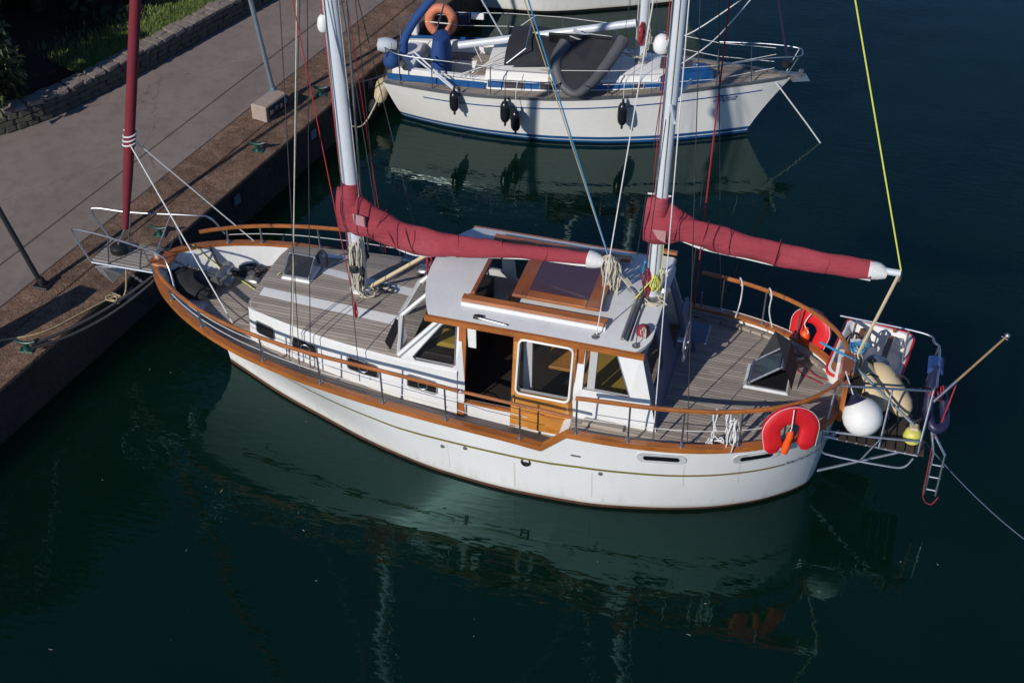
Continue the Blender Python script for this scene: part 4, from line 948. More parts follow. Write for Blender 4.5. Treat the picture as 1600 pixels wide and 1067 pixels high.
# --- booms and sail covers
def cover(name, tab, par, wid, seed, mat='red'):
    X = [t[0] for t in tab]; zt = pchip(X, [t[1] for t in tab]); zb = pchip(X, [t[2] for t in tab]); rr = np.random.RandomState(seed); rows = []; ph = rr.uniform(0, 6, 8)
    xs = np.linspace(X[0], X[-1], 90); n = 26
    for x in xs:
        H_ = (zt(x)-zb(x))/2; c = (zt(x)+zb(x))/2; w = wid(x); near = max(0, 1-(x-X[0])/.55); h = math.sqrt(max(.004, H_*H_-(.75*w)**2)); h = h+(H_*1.0-h)*min(1, near*1.6); r_ = []
        for k in range(n):
            t = math.tau*k/n; ct, st_ = math.cos(t), math.sin(t)
            y = w*ct*(1-.28*st_); z = c+h*st_
            wr = .010*math.sin(5*x+2.2*t+ph[0])*math.sin(2.3*x+ph[1])+.003*math.sin(13*x-3*t+ph[2])+.014*math.exp(-((x-X[0]-.5)/.6)**2)*math.sin(11*x+4*t)+.008*math.exp(-((x-X[0])/.3)**2)*math.sin(23*x-3*t)
            k2 = 1+wr/max(.08, w)
            r_.append((x, y*k2, c+(z-c)*k2))
        rows.append(r_)
    b3 = B(); b3.grid(rows, True); b3.F += [tuple(range(n)), tuple(len(b3.V)-n+i for i in range(n))]; o_ = b3.build(name, mat, par, True, 60)
    for xx in np.arange(X[0]+1.1, X[-1]-.3, .62):
        H_ = float(zt(xx)-zb(xx))/2; w = wid(xx); h = math.sqrt(max(.004, H_*H_-(.75*w)**2)); c = float(zt(xx)+zb(xx))/2
        B().tube([(xx+.015*math.sin(3*t), w*1.015*math.cos(t)*(1-.28*math.sin(t)), c+h*1.015*math.sin(t)) for t in np.linspace(0, math.tau, 26, endpoint=False)], .0035, 5, True).build('seam', 'furl', o_, True)
    # pale hem below
    hem = B(); hem.grid([[(x, -.03-.02*math.sin(5*x), zb(x)+.03), (x, -.035-.02*math.sin(5*x), zb(x)+.012-.016*math.sin(3.1*x+1)), (x, .0, zb(x)+.012), (x, .0, zb(x)+.03)] for x in xs[4:]], True); hem.build('hem', 'whiter', o_)
    return o_
c1 = cover('main_sail_cover', [(3.06, 3.55, 2.86), (3.2, 3.57, 2.84), (3.36, 3.50, 2.80), (3.55, 3.34, 2.77), (3.8, 3.22, 2.71), (4.15, 3.12, 2.65), (4.6, 3.085, 2.69), (5.5, 3.115, 2.84), (6.4, 3.16, 2.94), (6.62, 3.17, 2.96)], mm, lambda x: float(np.interp(x, [3.06, 3.4, 4.2, 5, 6.6], [.15, .17, .155, .115, .09])), 1)
c2 = cover('mizzen_sail_cover', [(7.30, 4.12, 3.50), (7.45, 4.13, 3.48), (7.62, 4.08, 3.52), (7.78, 4.0, 3.58), (8.05, 3.93, 3.52), (8.47, 3.87, 3.47), (9.26, 3.78, 3.43), (9.7, 3.76, 3.44), (10.18, 3.75, 3.47)], mz, lambda x: float(np.interp(x, [7.3, 7.5, 7.8, 8.5, 10.2], [.14, .15, .13, .13, .105])), 2)
b3 = B(); b3.add([(3.32, -.185, 3.27), (3.50, -.195, 3.25), (3.51, -.205, 3.09), (3.34, -.205, 3.11)], [(0, 1, 2, 3)]); b3.build('patch', 'patch', c1)
b3 = B(); b3.add([(7.42, -.175, 3.79), (7.60, -.175, 3.80), (7.60, -.178, 3.62), (7.50, -.18, 3.66)], [(0, 1, 2, 3)]); b3.build('patch', 'patch', c2)
def tie(x, zt, zb, w, par, sl=.12):
    zc = (zt+zb)/2; h = (zt-zb)/2*.93
    B().tube([(x+sl*math.sin(t), w*1.03*math.cos(t)*(1-.2*math.sin(t)), zc+h*math.sin(t)) for t in np.linspace(0, math.tau, 24, endpoint=False)], .007, 6, True).build('tie', 'furl', par, True)
tie(3.62, 3.30, 2.75, .165, c1); tie(3.86, 3.20, 2.69, .16, c1, -.12); tie(4.12, 3.14, 2.65, .155, c1, -.1); tie(7.72, 4.03, 3.55, .14, c2, .03); tie(8.07, 3.93, 3.50, .13, c2, .03); tie(9.0, 3.83, 3.43, .13, c2, .02)
tube('boom', [(3.38, 0, 2.93), (4.2, 0, 2.88), (5, 0, 2.93), (6.86, 0, 3.05)], .04, 'alu', mm, 12); tube('boom', [(7.56, 0, 3.72), (9, 0, 3.62), (10.52, 0, 3.62)], .044, 'alu', mz, 12)
def endcloth(P, r, par):
    B().tube(P, r, 12).build('sail_end', 'whiter', par, True)
endcloth([(6.58, 0, 3.05), (6.68, -.01, 3.05), (6.78, -.01, 3.04)], [.125, .11, .07], mm); endcloth([(10.14, 0, 3.60), (10.26, 0, 3.60), (10.36, 0, 3.58)], [.125, .11, .065], mz)
B().tube([(7.46, 0, 3.95), (7.465, 0, 4.10), (7.47, 0, 4.20)], [.135, .128, .112], 14).build('cover_collar', 'red', c2, True); B().tube([(7.30, 0, 4.20), (7.6, 0, 4.21)], .012, 6).build('collar_cord', 'whiter', c2)
B().tube([(3.245, 0, 3.35), (3.242, 0, 3.55), (3.24, 0, 3.64)], [.15, .14, .122], 14).build('cover_collar', 'red', c1, True)
# rope hank on the main boom end, main sheet tackle, mizzen sheet
for k in range(5): coil((6.86+.03*k, -.04, 3.18-.02*k), .46, 4, .09, 90+k, .009, 'cream', 'sheet_hank', mm)
for (dx, l_) in ((-.08, .52), (.02, .62), (.12, .70)): tube('sheet_tail', smoothpath([(6.88+dx, -.08, 2.9), (6.9+dx, -.12, 2.9-l_*.5), (6.9+dx*1.3, -.14, 2.95-l_)], 5), .009, 'cream', mm, 6)
for k in range(4): tube('main_sheet', [(6.92+.012*k, -.03+.02*k, 3.0), (7.30+.01*k, -.22+.02*k, 2.72)], .008, 'cream', mm, 6)
for t in (.3, .8):
    p = Vector((6.92, -.02, 3.0)).lerp(Vector((7.3, -.2, 2.72)), t); box('sheet_block', p, (.12, .04, .07), 'tin', mm, Matrix.Rotation(R(35), 4, 'Y'), .01)
b3 = B(); b3.tube([(10.50, 0, 3.58), (10.22, -.02, 2.30)], .022, 6); b3.build('mizzen_sheet', 'fcream', mz)
B().tube([(10.52, 0, 3.63), (10.52, -.0, 3.50)], .02, 6).build('sheet_shackle', 'tin', mz, True)
# --- furled headsail
fs = B(); A_ = Vector((-.41, 0, 2.20)); T_ = Vector((2.55, 0, 15.0)); n = 40; P = [A_.lerp(T_, t) for t in np.linspace(0, 1, n)]
fs.tube(P, [.045+.03*min(1, i/3) for i in range(n)], 14); fsail = fs.build('furled_headsail', 'furl', ketch, True)
tube('forestay_foot', [(-.60, 0, 1.86), A_], .022, 'steel', fsail, 8)
sp_ = B(); 
for i in range(1): sp_.tube([A_.lerp(T_, .112+.02*t)+Vector((.09*math.cos(t*22), .09*math.sin(t*22), 0)) for t in np.linspace(0, 1, 50)], .012, 6)
sp_.build('sail_lashing', 'whiter', fsail, True)
tube('furl_sheet', [(-.02, -.06, 3.71), (1.70, -.98, 1.62)], .010, 'whiter', fsail, 6); tube('furl_sheet', [(-.02, .06, 3.71), (1.10, 1.06, 1.55)], .010, 'whiter', fsail, 6)
# --- standing rigging and lines
def stay(a, b_, r=.006, mat='blackwire', par=ketch, name='shroud'): return tube(name, [a, b_], r, mat, par, 6)
stay((2.68, -1.27, 1.45), (3.10, -.05, 8.6)); stay((3.0, -1.30, 1.42), (3.10, -.05, 8.6)); stay((2.85, -1.33, 1.40), (3.05, -.9, 8.6)); stay((3.75, -1.36, 1.35), (3.10, -.05, 8.6))
stay((2.72, -1.28, 1.45), (2.99, -.35, 7.2), .008, 'cream', name='flag_line')
for x in (2.75, 3.05, 3.7): stay((x, 1.45, 1.40), (3.10, .05, 8.6)); 
stay((3.0, 1.47, 1.38), (3.05, .9, 8.6)); stay((3.1, 1.44, 1.4), (3.08, .4, 7.8), .006, 'redrope', name='flag_line')
stay((3.47, -.66, 1.90), (2.78, -.58, 8.1), .007, 'redrope', name='staysail_halyard'); coil((3.46, -.66, 2.14), .26, 3, .025, 33, .008, 'redrope', 'line_tail', ketch, .008)
stay((6.86, 0, 3.10), (2.99, 0, 14.8), .010, 'bluerope', mm, 'topping_lift'); stay((6.84, .03, 3.10), (2.99, .05, 14.3), .007, 'tanrope', mm, 'topping_lift')
stay((10.52, 0, 3.66), (7.55, 0, 12.9), .010, 'yelrope', mz, 'topping_lift')
stay((6.93, -.95, 2.53), (7.53, 0, 10.5), .008, 'whiter', mz); stay((7.46, -.98, 2.53), (7.53, -.5, 5.56)); stay((7.86, -1.46, 1.42), (7.56, 0, 12.5), .008, 'whiter', mz); stay((7.05, 1.0, 2.53), (7.53, 0, 8)); stay((7.85, 1.55, 1.42), (8.05, .4, 12.5), .012, 'redrope', mz); stay((8.25, 1.5, 1.42), (7.56, 0, 10.5)); stay((8.3, -1.42, 1.45), (7.56, 0, 9.5))
for (x, y) in ((2.68, -1.28), (3.0, -1.31), (2.85, -1.34), (7.86, -1.46), (7.95, 1.55), (3.05, 1.46)):
    zb = gzx(x); tube('bottle_screw', [(x, y, zb+.02), (x, y*.985, zb+.30)], .012, 'steel', ketch, 8)
tube('tall_antenna', [(7.9, .62, 1.9), (7.9, .62, 4.1)], .007, 'blackwire', ketch, 6)
tube('forward_locker_line', smoothpath([(2.05, -.05, 1.93), (1.6, .1, 1.42), (1.25, .3, 1.34), (.7, .5, 1.42), (.35, .5, 1.72)], 8), .007, 'yelrope', ketch, 6)
for k in range(3): tube('bow_line_end', smoothpath([(.52, .66, 1.66), (.80+.05*k, .46, 1.40), (1.15+.08*k, .50+.1*k, 1.31), (1.75, .95, 1.28), (2.3, 1.15, 1.30)], 6), .011, 'darkrope', ketch, 6)
pile((1.2, .62, 1.30), .2, 3, 51, .012, 'darkrope', 'rope_heap', ketch)

# --- stern platform, rails and ladder
stp = B().box((10.63, .14, 1.20), (1.06, .06, .06), None, .008).build('stern_platform', 'steel', ketch)
for y in (-.55, .82): B().tube([(9.95, y*.9, 1.2), (11.2, y, 1.22)], .022, 8).build('platform_beam', 'steel', stp, True)
for k in range(9): box('slat', (10.22+.125*k, .13, 1.25), (.105, 1.42, .022), 'slat', stp, bev=.004)
PR = [(9.88, -.44, 2.02), (10.6, -.30, 2.02), (11.20, -.18, 2.02), (11.27, -.05, 2.02), (11.27, .70, 2.02), (11.20, .86, 2.02), (11.02, 1.03, 2.02), (9.92, 1.10, 2.02)]
B().tube([PR[0], PR[2], PR[3]], .0165, 10).build('pushpit_rail', 'steel', stp, True)
B().tube(smoothpath(PR[3:], 6), .0165, 10).build('pushpit_rail', 'steel', stp, True)
B().tube(smoothpath([(9.96, -.64, 1.42), (10.5, -.60, 1.42), (11.2, -.50, 1.42)], 4), .0155, 8).build('pushpit_rail', 'steel', stp, True)
for (a, b_) in (((10.02, -.42, 2.02), (9.98, -.60, 1.40)), ((10.72, -.30, 2.02), (10.70, -.58, 1.24)), ((11.24, -.12, 2.02), (11.2, -.5, 1.42)), ((11.25, .74, 2.02), (11.2, .80, 1.22)), ((10.15, 1.09, 2.02), (10.1, .95, 1.22)), ((10.85, 1.05, 2.02), (10.85, .85, 1.22)), ((10.70, -.58, 1.42), (10.5, -.6, .98)), ((11.2, -.5, 1.42), (11.2, -.55, 1.22))): B().tube([a, b_], .0145, 8).build('pushpit_post', 'steel', stp, True)
B().tube(smoothpath([(9.96, -.64, 1.42), (9.98, -.66, 1.10), (10.15, -.66, 1.03), (10.8, -.66, 1.03), (11.05, -.64, 1.05), (11.15, -.60, 1.2)], 6), .014, 8).build('fender_hoop', 'steel', stp, True)
for y in (-.50, .75): B().tube([(10.0, y*.5, .34), (11.0, y, 1.19)], .022, 8).build('platform_strut', 'steel', stp, True)
lad = B()
for dy in (0, .16): lad.tube([(11.32, -.28+dy*.2, 1.45), (11.40+dy*.9, -.40-.02, 1.2), (11.42+dy*.9, -.42, .46)], .017, 8)
for z in (.55, .78, 1.0): lad.tube([(11.42, -.42, z), (11.57, -.42, z)], .012, 6)
lad.build('boarding_ladder', 'steel', stp, True)
# taffrail board and stern post
box('taffrail_board', (10.10, -.10, 1.72), (.06, .62, .62), 'varnz', ketch, Matrix.Rotation(R(8), 4, 'Z'), .012)
box('taffrail_cap', (10.13, .02, 2.085), (.16, .50, .05), 'varny', ketch, None, .012)
box('engine_controls', (10.18, .52, 1.95), (.16, .20, .24), 'white', ketch, None, .03); box('stern_locker', (10.06, .50, 1.55), (.14, .34, .5), 'white', ketch, None, .02)
coil((10.20, .25, 2.16), .36, 5, .10, 101, .012, 'cream', 'stern_line_hank', ketch); coil((10.25, .42, 2.12), .3, 4, .08, 102, .012, 'cream', 'stern_line_hank', ketch); coil((10.15, .62, 2.12), .45, 4, .09, 105, .012, 'darkrope', 'stern_line_hank', ketch)
pile((10.22, .3, 2.12), .14, 3, 103, .012, 'bluerope', 'rope_heap', ketch)

# ================================================================ THINGS ON AND AROUND THE KETCH
def horseshoe(name, label, loc, face, tilt, gap_dir=-90, col='buoyred', R0=.25, thick=.10, grp=None, cat='lifebuoy'):
    """U-shaped lifebuoy standing in a vertical plane; face = direction it faces (angle about Z)"""
    t_ = thing(name, label, cat, loc, face, grp); b3 = B()
    path = []; n = 14; rows = []
    for t in np.linspace(0, 1, 10, endpoint=False): path.append((Vector((R0*(.80+.18*t), 0, -R0*1.15*(1-t))), Vector((1, 0, -.15))))
    for a in np.radians(np.linspace(0, 180, 30)): path.append((Vector((R0*.98*math.cos(a), 0, R0*.86*math.sin(a))), Vector((math.cos(a), 0, math.sin(a)))))
    for t in np.linspace(0, 1, 11)[1:]: path.append((Vector((-R0*(.98-.18*t), 0, -R0*1.15*t)), Vector((-1, 0, -.15))))
    for k, (c, rd) in enumerate(path):
        e = min(k, len(path)-1-k); tp2 = min(1, .45+.18*e); rd = rd.normalized()
        rows.append([c+rd*math.copysign(abs(math.cos(q))**.7, math.cos(q))*thick*tp2+Vector((0, 1, 0))*math.copysign(abs(math.sin(q))**.7, math.sin(q))*thick*.5*tp2 for q in np.linspace(0, math.tau, n, endpoint=False)])
    b3.grid(rows, True); b3.F += [tuple(range(n)), tuple(len(b3.V)-n+i for i in range(n))]
    m = Matrix.Rotation(tilt, 4, 'X'); b3.V = [tuple(m @ Vector(v)) for v in b3.V]; b3.build('ring', col, t_, True)
    P = [m @ (c+rd.normalized()*thick*.97+Vector((0, -thick*.25, 0))) for c, rd in path[2:-2]]; B().tube(P, .004, 6).build('piping', 'whiter', t_, True)
    return t_, m
h1, m1 = horseshoe('horseshoe_lifebuoy', 'red horseshoe lifebuoy hanging outside the near stern rail above the hull', (9.55, -1.24, 1.84), R(26), R(-12), R0=.26, thick=.125)
B().lathe([(.0, -.20), (.045, -.18), (.055, -.05), (.04, .05), (.05, .10), (.03, .17), (0, .18)], (-.04, -.08, -.12), (.15, 0, 1), 14).build('rescue_light', 'orange', h1, True)
B().tube([(0, -.02, .36), (-.02, -.08, .1), (-.03, -.08, .05)], .007, 6).build('lanyard', 'whiter', h1)
h2, m2 = horseshoe('horseshoe_lifebuoy', 'red horseshoe lifebuoy inside the far stern rail, with round orange light', (9.56, 1.15, 1.68), R(-30), R(-14), R0=.22, thick=.11)
B().lathe([(.0, -.10), (.06, -.07), (.075, 0), (.06, .06), (.03, .09), (.03, .14), (0, .15)], (-.02, -.09, -.10), (0, 0, 1), 16).build('rescue_light', 'orange', h2, True)
B().tube(smoothpath([(0, -.05, .30), (-.06, -.09, .1), (.03, -.1, 0), (-.03, -.1, -.06)], 5), .008, 6).build('lanyard', 'whiter', h2)
def capsule(name, label, A, Bp, r, mat, cat='fender', grp=None, capm='black', band=None):
    A = Vector(A); Bp = Vector(Bp); L_ = (Bp-A).length; t_ = thing(name, label, cat, A.lerp(Bp, .5)-Vector((0, 0, r)), 0, grp); off = Vector((0, 0, r)); d_ = (Bp-A).normalized()
    prof = [(r*.12, 0), (r*.2, .03*L_), (r*.62, .09*L_), (r*.92, .2*L_), (r, .35*L_), (r, .65*L_), (r*.92, .8*L_), (r*.62, .91*L_), (r*.2, .97*L_), (r*.12, L_)]
    B().lathe(prof, off-d_*L_/2, d_, 20).build('body', mat, t_, True)
    for s_ in (-1, 1): B().lathe([(r*.16, -.01), (r*.26, .01), (r*.22, .06), (r*.1, .075)], off+d_*s_*L_*.48, d_*s_, 12).build('eye', capm, t_, True)
    return t_
capsule('fender', 'long cream fender lashed on the stern platform, the longer outer one', (10.46, .52, 1.78), (11.02, -.06, 1.42), .175, 'fcream', grp='cream fenders on the stern platform')
capsule('fender', 'cream fender lashed on the stern platform beside the white ball', (10.22, .50, 1.80), (10.70, -.08, 1.42), .170, 'fcream', grp='cream fenders on the stern platform')
capsule('fender', 'grey blue fender standing between the ropes and the white dinghy', (10.42, .50, 1.78), (10.62, .82, 1.50), .13, 'fgrey')
for p_ in ((10.36, .36), (10.62, .06)):
    pass
o = tube('lashing', smoothpath([(10.10, .16, 1.62), (10.42, .20, 1.80), (10.62, .26, 1.74), (10.86, .30, 1.80), (11.02, .30, 1.60)], 6), .012, 'darkrope', None, 6); tag(o, 'dark lashing strap across the two cream fenders', 'strap')
t_ = thing('ball_fender', 'big white ball fender with navy top hung on the near stern rail', 'fender', (10.42, -.44, 1.34))
prof = [(.02, -.245), (.11, -.235), (.19, -.18), (.245, -.09), (.26, 0), (.245, .09), (.20, .17), (.15, .215)]
ax = Vector((-.55, .45, .75)).normalized(); cc = Vector((0, 0, .26))
B().lathe(prof, cc, ax, 28).build('ball', 'fwhite', t_, True); B().lathe([(.152, .214), (.13, .235), (.07, .27), (.05, .31), (.02, .32)], cc, ax, 24).build('cap', 'fnavy', t_, True)
B().tube([cc+ax*.31, cc+Vector((-.32, .1, .62))], .009, 6).build('lanyard', 'whiter', t_)
t_ = thing('float', 'small yellow float on the aft edge of the stern platform', 'float', (11.10, -.33, 1.26))
B().lathe([(.05, 0), (.11, .02), (.125, .08), (.10, .17), (.06, .20)], (0, 0, 0), n=18).build('body', 'fyellow', t_, True); box('pad', (.0, .04, .2), (.12, .14, .05), 'fcream', t_, bev=.02)
o = tag(B().tube([(10.20, .02, 2.05), (11.08, -.28, 1.50)], .02, 8).build('boat_hook', 'galv', None, True), 'grey metal boat hook laid from the stern ropes to the yellow float', 'boat hook')
o = tag(B().tube([(9.72, .30, 2.12), (10.22, .06, 2.10)], .017, 8).build('blue_tube', 'bluerope', None, True), 'short blue tube sticking forward from the stern ropes', 'tube')
# navy horseshoe cushion and its red line on the aft rail
b3 = B(); P = smoothpath([(11.24, .35, 2.0), (11.22, .10, 1.86), (11.24, -.15, 1.62), (11.34, -.30, 1.52), (11.46, -.22, 1.52), (11.44, -.02, 1.62), (11.36, .22, 1.80)], 6); b3.tube(P, .065, 12)
o = b3.build('hose', 'fnavy', None, True); tag(o, 'navy padded loop hanging on the aft stern rail', 'padded loop')
o = pile((11.28, .02, 1.75), .11, 4, 111, .009, 'redrope', 'red_line', None, .2); o = tag(o, 'tangled red line on the navy loop at the aft rail', 'rope')
o = tube('red_line', smoothpath([(11.36, -.3, 1.5), (11.38, -.44, .9), (11.40, -.52, .5), (11.52, -.52, .38), (11.60, -.48, .50)], 8), .006, 'redrope', None, 6); tag(o, 'thin red line dangling along the boarding ladder', 'rope')
o = tube('red_line', smoothpath([(11.50, -.02, 2.1), (11.46, -.12, 1.8), (11.42, -.22, 1.55)], 6), .010, 'redrope', None, 6); tag(o, 'short red line below the wooden flagstaff', 'rope')
o = box('seat_pad', (11.24, .42, 1.98), (.20, .34, .10), 'bluecanvas', None, bev=.03); tag(o, 'small dark blue pad tied to the aft stern rail', 'pad')
fl = thing('flagstaff', 'bare wooden flagstaff leaning out over the stern', 'flagstaff', (11.25, -.30, 1.95))
D_ = Vector((.73, .72, .66)); B().tube([D_*.30, D_*1.02], [.017, .015], 10).build('staff', 'pole', fl, True); B().tube([Vector((0, 0, 0)), D_*.33], .021, 10).build('socket', 'steel', fl, True)
B().lathe([(.0, -.01), (.035, .0), (.04, .02), (.02, .05), (0, .055)], D_*1.02, D_, 12).build('finial', 'tin', fl, True); B().tube([D_*1.0+Vector((-.04, .03, .0)), D_*1.0+Vector((.04, -.03, .0))], .008, 6).build('cross_pin', 'tin', fl)
# white tender hung astern
dg = thing('tender_dinghy', 'small white tender with red rubbing strip hung behind the far stern quarter', 'dinghy', (10.42, 1.0, 1.15), R(-8))
def rr_(h, w, l_, r=.16): return [Vector((x, y, h)) for x, y in roundrect(-w, w, -l_, l_, r, 5)]
b3 = B(); b3.grid([rr_(0, .36, .50), rr_(.10, .44, .62), rr_(.30, .48, .67), rr_(.40, .495, .69), rr_(.40, .44, .63), rr_(.28, .42, .60), rr_(.10, .38, .54)], True); n = len(rr_(0, 1, 1)); b3.F += [tuple(range(n)), tuple(len(b3.V)-n+i for i in range(n))]; b3.build('hull', 'fwhite', dg, True, 35)
B().tube([p+Vector((0, 0, 0)) for p in rr_(.385, .487, .682)], .022, 8, True).build('rubbing_strip', 'buoyred', dg, True)
box('thwart', (.18, 0, .375), (.10, 1.02, .03), 'varny', dg); box('thwart', (-.22, .1, .36), (.09, .9, .03), 'varny', dg)
for s_ in (-1, 1): B().lathe([(.03, 0), (.03, .03), (.012, .04), (.012, .1)], (.20, s_*.62, .40), n=10).build('rowlock', 'varny', dg, True)
# foredeck bag, aft ropes
b3 = B(); rows = []
rb_ = random.Random(9)
for i in range(9):
    t = i/8; rr2 = math.sin(math.pi*(.06+.88*t))**.5; rows.append([Vector((.56+(t-.5)*.80+.03*math.sin(k*2.1), (-.06-.25*(t-.5))+.30*rr2*math.cos(k*math.tau/18)*(1+rb_.uniform(-.1, .1)), 1.44+.15*rr2*math.sin(k*math.tau/18)*(1+rb_.uniform(-.15, .15)))) for k in range(18)])
b3.grid(rows, True); b3.F += [tuple(range(18)), tuple(len(b3.V)-18+i for i in range(18))]
o = b3.build('gear_bag', 'blackcloth', None, True, 60); tag(o, 'black crumpled gear bag lying on the foredeck inside the bow', 'bag')
for i, (x, z) in enumerate(((8.62, 2.05), (8.78, 2.05))):
    o = coil((x, -1.40+.05*i, z+.03), .42, 2, .03, 120+i, .009, 'whiter', 'tied_line'); tag(o, ['white line looped over the near aft handrail, the forward one', 'white line looped over the near aft handrail, close to the red lifebuoy'][i], 'rope', 'lines looped over the rails')
for i, x in enumerate((8.50, 8.93)):
    y = float(HU.g(x))-.02
    o = tube('tied_line', smoothpath([(x, y+.05, 1.95), (x-.03, y, 2.12), (x+.02, y-.06, 2.04), (x+.02, y-.05, 1.75), (x-.02+.14*i, y-.05, 1.45-.05*i)], 6), .011, 'whiter', None, 6); tag(o, ['white line hanging from the far aft handrail, the forward one', 'white line hanging from the far aft handrail, beside the red lifebuoy'][i], 'rope', 'lines looped over the rails')
o = pile((8.65, -1.28, 1.36), .12, 4, 130, .010, 'whiter', 'rope_coil', None, .12); tag(o, 'heap of pale line under the near aft rail', 'rope')
o = coil((8.86, -1.33, 1.92), .52, 5, .10, 131, .008, 'whiter', 'rope_coil'); tag(o, 'pale hank of line hanging on the near aft stanchion', 'rope')
o = pile((9.42, .86, 1.36), .12, 4, 132, .010, 'cream', 'rope_coil', None, .05); tag(o, 'coil of cream line on the aft deck near the far lifebuoy', 'rope')
o = tube('loose_rope', smoothpath([(9.85, .35, 1.38), (9.55, .50, 1.375), (9.40, .66, 1.375), (9.52, .72, 1.375), (9.75, .50, 1.375), (9.95, .45, 1.39)], 8), .007, 'redrope', None, 6); tag(o, 'thin red rope looped on the aft deck', 'rope')
# mooring lines
o = tube('mooring_line', sag((.10, -.18, 1.62), (-1.28, -1.60, 1.03), .12), .024, 'darkrope', None, 8); tag(o, 'thick dark mooring line from the bow to the nearest green cleat, upper one', 'rope', 'dark bow lines')
o = tube('mooring_line', sag((.13, -.22, 1.58), (-1.26, -1.66, 1.01), .18), .022, 'darkrope', None, 8); tag(o, 'thick dark mooring line from the bow to the nearest green cleat, lower one', 'rope', 'dark bow lines')
o = tube('mooring_line', smoothpath([(-.35, -.28, 1.66), (-.42, -.32, 1.25), (-.62, -.30, .98), (-.80, -.10, .925), (-1.05, -.55, .915), (-1.36, -1.15, .915), (-1.75, -1.45, .915), (-2.2, -1.7, .915)], 10), .014, 'tanrope', None, 6); tag(o, 'yellowish rope drooping from the bow platform onto the quay', 'rope')
o = tube('mooring_line', smoothpath([(-.55, .1, 1.74), (-.30, .42, 1.66), (-.25, .75, 1.35), (-.62, 1.55, 1.02)], 8), .013, 'tanrope', None, 6); tag(o, 'yellow rope from the bow platform to the cleat below it', 'rope')
o = tube('mooring_line', sag((11.0, .2, 1.2), (13.6, -.9, -.05), .25), .006, 'fgrey', None, 6); tag(o, 'thin line from the stern running down into the water', 'rope')
o = pile((-.78, -.12, .915), .12, 3, 140, .012, 'tanrope', 'rope_coil', None, .03); tag(o, 'small coil of tan rope on the quay under the bow anchor', 'rope')

# ================================================================ THE WHITE SLOOP BEYOND (own axes: X aft from its stem, Y towards the ketch)
NB = thing('sailing_yacht', 'cream white sloop with blue stripes moored beyond the ketch, stern to the quay', 'sailboat', (8.3, 9.42, 0), R(188.1))
ngx = [0, .3, .8, 1.5, 2.2, 3, 3.85, 4.7, 5.5, 6.3, 7.1, 7.75]; ngb = [.02, .16, .34, .55, .76, .96, 1.11, 1.19, 1.20, 1.14, 1.0, .84]
nwx = [.72, 1.5, 2.66, 3.6, 4.6, 5.5, 6.5, 7.2, 7.5]; nwb = [.02, .33, .69, .86, .92, .86, .68, .48, .36]
NH = Hull(ngx, ngb, nwx, nwb, [0, 2, 4, 6, 7.75], [1.25, 1.12, 1.03, .98, .96], .72, 7.5, 7.75, (1.4, .8, 1.2))
nq = np.linspace(0, 1, 46)
def nrows(fr): return fr
hb = B()
for sd in (-1, 1): hb.grid([[NH.pt(q, .14+(NH.gz(q)-.14)*f, sd) for f in np.linspace(0, 1, 9)] for q in nq])
hb.add([NH.pt(1, .14+(NH.gz(1)-.14)*f, -1) for f in np.linspace(0, 1, 9)]+[NH.pt(1, .14+(NH.gz(1)-.14)*f, 1) for f in np.linspace(0, 1, 9)], [(i, i+1, 10+i, 9+i) for i in range(8)])
nhull = hb.build('hull', 'cream_gel', NB, True, 35)
def nband(name, z0, z1, mat, off=.004, q0=0, q1=1, rel=False):
    b3 = B()
    for sd in (-1, 1):
        b3.grid([[NH.pt(q, (NH.gz(q)+z if rel else z), sd, off) for z in (z0, (z0+z1)/2, z1)] for q in np.linspace(q0, q1, 46)])
    return b3.build(name, mat, nhull, True)
nband('boot_stripe', .075, .14, 'bluestripe', .002); nband('white_line', .055, .075, 'white', .003); nband('boot_stripe', -.02, .055, 'bluestripe', .002)
b3 = B()
for sd in (-1, 1): b3.grid([[NH.pt(q, z, sd) for z in (-.5, -.3, -.1, -.015)] for q in nq])
b3.build('underbody', 'fnavy', nhull, True)
nband('sheer_stripe', -.22, -.19, 'bluestripe', .004, .05, .9, True)
V, F = text_pts('Saqua', .17, .25); w = max(v[0] for v in V)
# lettering reads from the near side: local +Y face, text runs towards the bow
V2 = [NH.pt((1.27-v[0]*.46/w)/7.75, .85+v[1]*1.25, 1, .008) for v in V]; mk('name_lettering', V2, F, 'bluestripe', nhull)
# deck, toe rail
b3 = B(); rows = []
for x in np.linspace(.1, 5.75, 30): w = float(NH.g(x))-.03; rows.append([(x, w*s, NH.gz(x/7.75)-.01+.05*(1-s*s)) for s in np.linspace(-1, 1, 13)])
b3.grid(rows); b3.build('deck', 'teak2', NB)
b3 = B(); rows = []
for sd in (-1, 1):
    b4 = B(); b4.grid([[(x, sd*(float(NH.g(x))+.01), NH.gz(x/7.75)-.01), (x, sd*(float(NH.g(x))+.01), NH.gz(x/7.75)+.045), (x, sd*(float(NH.g(x))-.035), NH.gz(x/7.75)+.045), (x, sd*(float(NH.g(x))-.035), NH.gz(x/7.75)-.01)] for x in np.linspace(.08, 7.7, 50)], True); b4.build('toe_rail', 'tin', NB)
    b4 = B(); b4.grid([[(x, sd*(float(NH.g(x))-.03), NH.gz(x/7.75)), (x, sd*max(.55, float(NH.g(x))-.34), NH.gz(x/7.75)+.02)] for x in np.linspace(5.7, 7.74, 14)]); b4.build('side_deck', 'teak2', NB)
